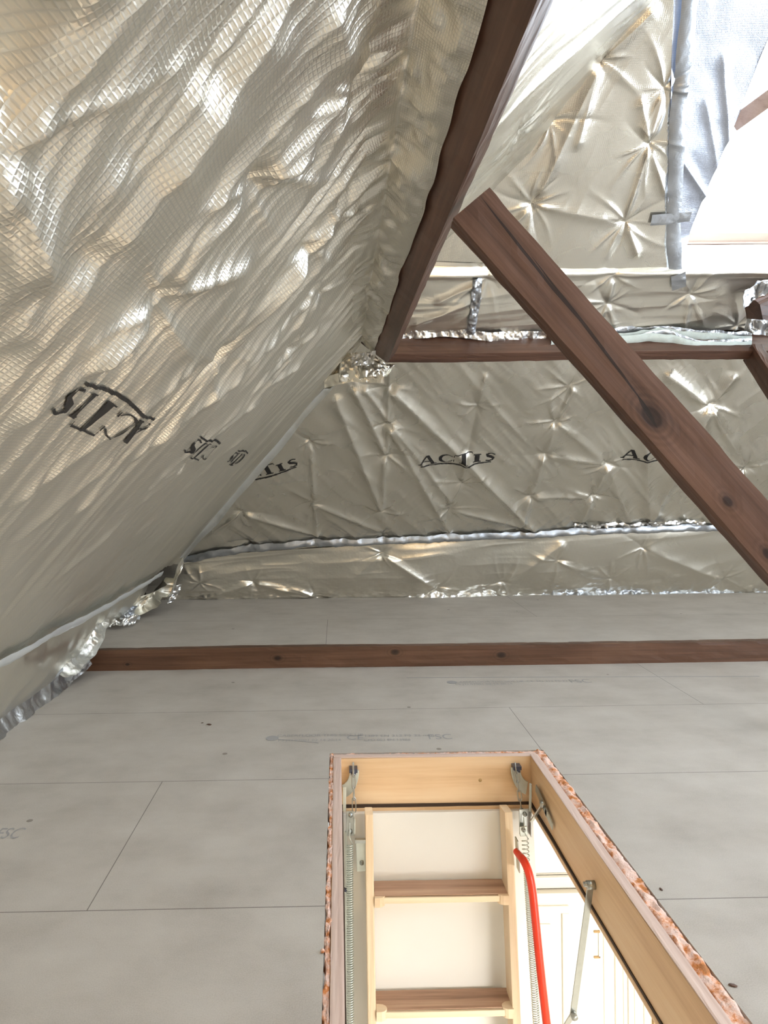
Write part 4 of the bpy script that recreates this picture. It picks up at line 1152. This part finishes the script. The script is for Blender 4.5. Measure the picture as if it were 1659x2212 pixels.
# right hinge linkage
plate(((1133, 1748), (1134, 1802)), 2.055, .034, .004, M['zinc'], bolts=(.18,))
plate(((1145, 1750), (1146, 1805)), 2.045, .004, .020, M['zinc'])
plate(((1130, 1785), (1131, 1806)), 2.04, .022, .005, M['zinc_white'], bolts=(.3,))
plate(((1146, 1693), (1145, 1752)), 2.03, .006, .010, M['zinc_white'], name='link_arm')
wallx = FX1-ft
mb = MB(); mb.obox((wallx-.006, 2.06, -.062), (wallx-.006, 1.95, -.088), (0, 0, 1), .024, .004); mb.build('link_arm', M['zinc'], hatch, bevel=.001)
mb = MB(); mb.obox((wallx-.006, 1.965, -.085), (wallx-.006, 1.90, -.100), (0, 0, 1), .020, .004); mb.build('hinge_plate', M['zinc_white'], hatch, bevel=.001)
mb = MB(); mb.obox(at(1173, 1738, 1.97), at(1148, 1774, 2.02), (1, 0, .6), .015, .004); mb.build('link_arm', M['zinc'], hatch, bevel=.001)
mb = MB(); mb.disc(at(1172, 1737, 1.96), (0, 1, .3), .008, .014, 12); mb.build('bolt', M['zinc'], hatch, True)
# long support arm
S0 = at(1288, 1917, 1.60); S0.x = wallx - .012
S1 = at(1238, 2190, 1.66)
mb = MB(); mb.obox(S0, S1 + (S1-S0).normalized()*.01, (1, 0, .2), .016, .003); mb.build('support_arm', M['zinc'], hatch, bevel=.001)
mb = MB(); mb.disc(S0 + V((.002, 0, .006)), (1, 0, 0), .010, .022, 14); mb.disc(S0 + V((-.010, 0, .008)), (1, 0, 0), .006, .012, 8); mb.build('bolt', M['zinc'], hatch, True)
mb = MB(); mb.obox(S1, at(1190, 2270, 1.78), (1, 0, .2), .017, .003); mb.build('support_arm', M['zinc'], hatch, bevel=.001)
mb = MB(); mb.disc(S1 + V((0, -.006, 0)), (0, 1, .2), .008, .014, 12); mb.build('bolt', M['zinc'], hatch, True)
mb = MB(); k = at(1037, 1685, FY1-ft-.001); mb.disc(k, (0, 1, 0), .0055, .003, 14); mb.build('screw', M['brassy'], hatch, True)

# ------------------------------------------------------------------ folding ladder
lad = empty('folding_ladder', (0.3, dl_(-.13, .03), -.13), label='pale wooden loft ladder hanging in the hatch, with weathered treads and a red handrail', cat='ladder')
SD = .072
def ladp(x, z, off): return V((x, dl_(z, off), z))
for x in (.084, .5005):
    o = board('stile', ladp(x, -.128, SD/2), ladp(x, -1.32, SD/2), (1, 0, 0), .0235, SD, M['pine_ladder'], lad, seed=int(x*50), nseg=20)
for k in range(4):
    z = -.350 - .298*k
    o = board('tread', (.0955, dl_(z)+.040, z-.009), (.489, dl_(z)+.040, z-.009), (0, 1, 0), .078, .018, M['pine_ladder'], lad, seed=20+k)
    o2 = board('tread_surface', (.0965, dl_(z)+.041, z+.0008), (.488, dl_(z)+.041, z+.0008), (0, 1, 0), .074, .003, M['tread'], lad, seed=30+k, nseg=40)
    o2['label'] = 'weathered grooved walking surface'
    for s, x in ((1, .0945), (-1, .490)):
        poly = [(0, -.004), (s*.016, -.004), (s*.024, -.001), (s*.030, .005), (s*.032, .012), (s*.029, .020), (s*.020, .026), (s*.008, .028), (0, .028)]
        mb = MB(); mb.prism(poly, (1, 0, 0), (0, 1, 0), V((x, dl_(z)-.002, z+.003)), (0, 0, -1), .028)
        mb.build('tread_corner', M['pine_ladder'], lad, bevel=.001)
pts = []
ctrl = [at(1114, 1838, 1.985), at(1122, 1848, 1.965), at(1133, 1862, 1.935), at(1143, 1888, 1.925), at(1150, 1925, 1.92), at(1157, 1990, 1.91), at(1166, 2080, 1.895), at(1181, 2212, 1.875), at(1205, 2400, 1.845)]
for i in range(len(ctrl)-1):
    p0, p1, p2, p3 = ctrl[max(i-1, 0)], ctrl[i], ctrl[i+1], ctrl[min(i+2, len(ctrl)-1)]
    for j in range(6):
        t = j/6
        pts.append(.5*((2*p1)+(p2-p0)*t+(2*p0-5*p1+4*p2-p3)*t*t+(3*p1-p0-3*p2+p3)*t**3))
rr = [.0085 + .0030*min(1, i/10) for i in range(len(pts))]
mb = MB(); mb.tube(pts, rr, 16); mb.build('handrail', M['red'], lad, True)['label'] = 'curved red handrail'
mb = MB(); mb.obox(at(1116, 1812, 1.99), at(1120, 1880, 1.99), (0, 1, 0), .03, .004); mb.build('handrail_bracket', M['zinc_white'], lad, bevel=.001)

# ------------------------------------------------------------------ landing below
RX0, RX1, RY0, RY1, RZ0, RZ1 = -1.6, 2.9, -.2, 2.64, -2.62, -.168
mb = MB(); mb.box((RX0, RY1, RZ0), (RX1, RY1+.05, RZ1)); st(mb.build('wall_landing', M['white_wall']))
mb = MB(); mb.box((RX0-.05, RY0, RZ0), (RX0, RY1, RZ1)); mb.box((RX1, RY0, RZ0), (RX1+.05, RY1, RZ1)); mb.box((RX0, RY0-.05, RZ0), (RX1, RY0, RZ1)); st(mb.build('wall_landing', M['white_wall']))
mb = MB(); mb.box((RX0, RY0, RZ0-.05), (RX1, RY1, RZ0)); st(mb.build('floor', M['cream']))
st(slab_with_hole('ceiling', RX0, RX1, RY0, RY1, RZ1, RZ1+.012, (FX0, FX1, FY0, FY1), M['white_wall']))
mb = MB()   # hatch lining between the ceiling and the frame
e = .004
mb.box((FX0-.01, FY0-.01, RZ1), (FX0, FY1+.01, -.03)); mb.box((FX1, FY0-.01, RZ1), (FX1+.01, FY1+.01, -.03))
mb.box((FX0, FY1, RZ1), (FX1, FY1+.01, -.03)); mb.box((FX0, FY0-.01, RZ1), (FX1, FY0, -.03)); st(mb.build('trim_1', M['white_wall']))
door = empty('door_1', (.6, RY1-.04, RZ0)); door['kind'] = 'structure'
def wx(px): return at(px, 2000, RY1-.04).x
def wz(py): return at(1250, py, RY1-.04).z
dz_top = wz(1925); x_h = wx(1291)
mb = MB(); mb.box((x_h-.74, RY1-.045, RZ0+.01), (x_h, RY1-.012, dz_top-.004)); mb.build('door_leaf', M['cream'], door, bevel=.002)
def panel_mould(x0, x1, z0, z1):
    mb = MB(); w = .028; y = RY1-.045
    for (a0_, a1_, b0_, b1_) in ((x0, x1, z0, z0+w), (x0, x1, z1-w, z1), (x0, x0+w, z0+w, z1-w), (x1-w, x1, z0+w, z1-w)):
        mb.box((a0_, y-.010, b0_), (a1_, y+.002, b1_))
    mb.box((x0+.07, y-.006, z0+.07), (x1-.07, y+.002, z1-.07))
    mb.build('door_panel_moulding', M['cream'], door, bevel=.004)
panel_mould(wx(1175)-.20, wx(1228), dz_top-.66, wz(1952))
panel_mould(wx(1175)-.42, wx(1175)-.24, dz_top-.66, wz(1952))
mb = MB(); mb.box((x_h-.80, RY1-.02, dz_top), (x_h+.30, RY1, wz(1897))); mb.box((x_h-.80, RY1-.032, wz(1903)), (x_h+.30, RY1-.01, wz(1897))); mb.build('door_lintel', M['cream'], door, bevel=.003)
mb = MB()
for i, px in enumerate((1306, 1330, 1348, 1358, 1372, 1392)):
    x = wx(px); mb.box((x, RY1-.030-.004*(i % 2), RZ0), (x+.014, RY1-.01, dz_top))
mb.box((x_h+.004, RY1-.024, RZ0), (x_h+.25, RY1-.005, dz_top)); mb.build('door_casing', M['cream'], door, bevel=.003)
mb = MB()
for py in (2010, 2065): mb.box((wx(1281), RY1-.050, wz(py)-.004), (wx(1294), RY1-.044, wz(py)+.003))
mb.build('hinge_edge', M['brassy'], door)
mb = MB(); mb.box((wx(1291), RY1-.050, wz(2065)), (wx(1295), RY1-.035, wz(2012))); mb.build('hinge', M['cream'], door)
mb = MB(); mb.box((wx(1410), RY1-.040, RZ0), (wx(1412.5), RY1-.01, dz_top)); mb.build('casing_gap', M['brassy'], door)
# stray bits on the floor
for (px, py, r, nm, lb) in ((1583, 2130, .0045, 'wood_chip', 'dark brown chip lying on the boards at the lower right'),
                        (1428, 1922, .0035, 'wood_chip', 'tiny bluish chip on the boards beside the foam strip'),
                        (452, 1566, .006, 'wood_chip', 'small brown chip on the boards left of the printed stamp'),
                        (437, 1562, .003, 'wood_chip', 'tiny brown speck just left of the small brown chip')):
    k = fpx(px, py); bm = bmesh.new(); bmesh.ops.create_icosphere(bm, subdivisions=2, radius=r)
    rs = random.Random(px)
    for v in bm.verts: v.co = V((v.co.x*1.6, v.co.y*.8, v.co.z*.4)) * (1+.25*(rs.random()-.5))
    me = bpy.data.meshes.new(nm); bm.to_mesh(me); bm.free(); me.materials.append(M['timber'])
    o = bpy.data.objects.new(nm, me); COL.objects.link(o); o.location = (k.x, k.y, r*.35); o.rotation_euler = (0, 0, px); tag(o, lb, 'chip')
k = fpx(697, 2058); bm = bmesh.new(); bmesh.ops.create_icosphere(bm, subdivisions=2, radius=.004)
me = bpy.data.meshes.new('foam_crumb'); bm.to_mesh(me); bm.free(); me.materials.append(M['foam'])
o = bpy.data.objects.new('foam_crumb', me); COL.objects.link(o); o.location = (k.x, k.y, .0035); tag(o, 'crumb of orange foam on the boards left of the hatch', 'crumb')
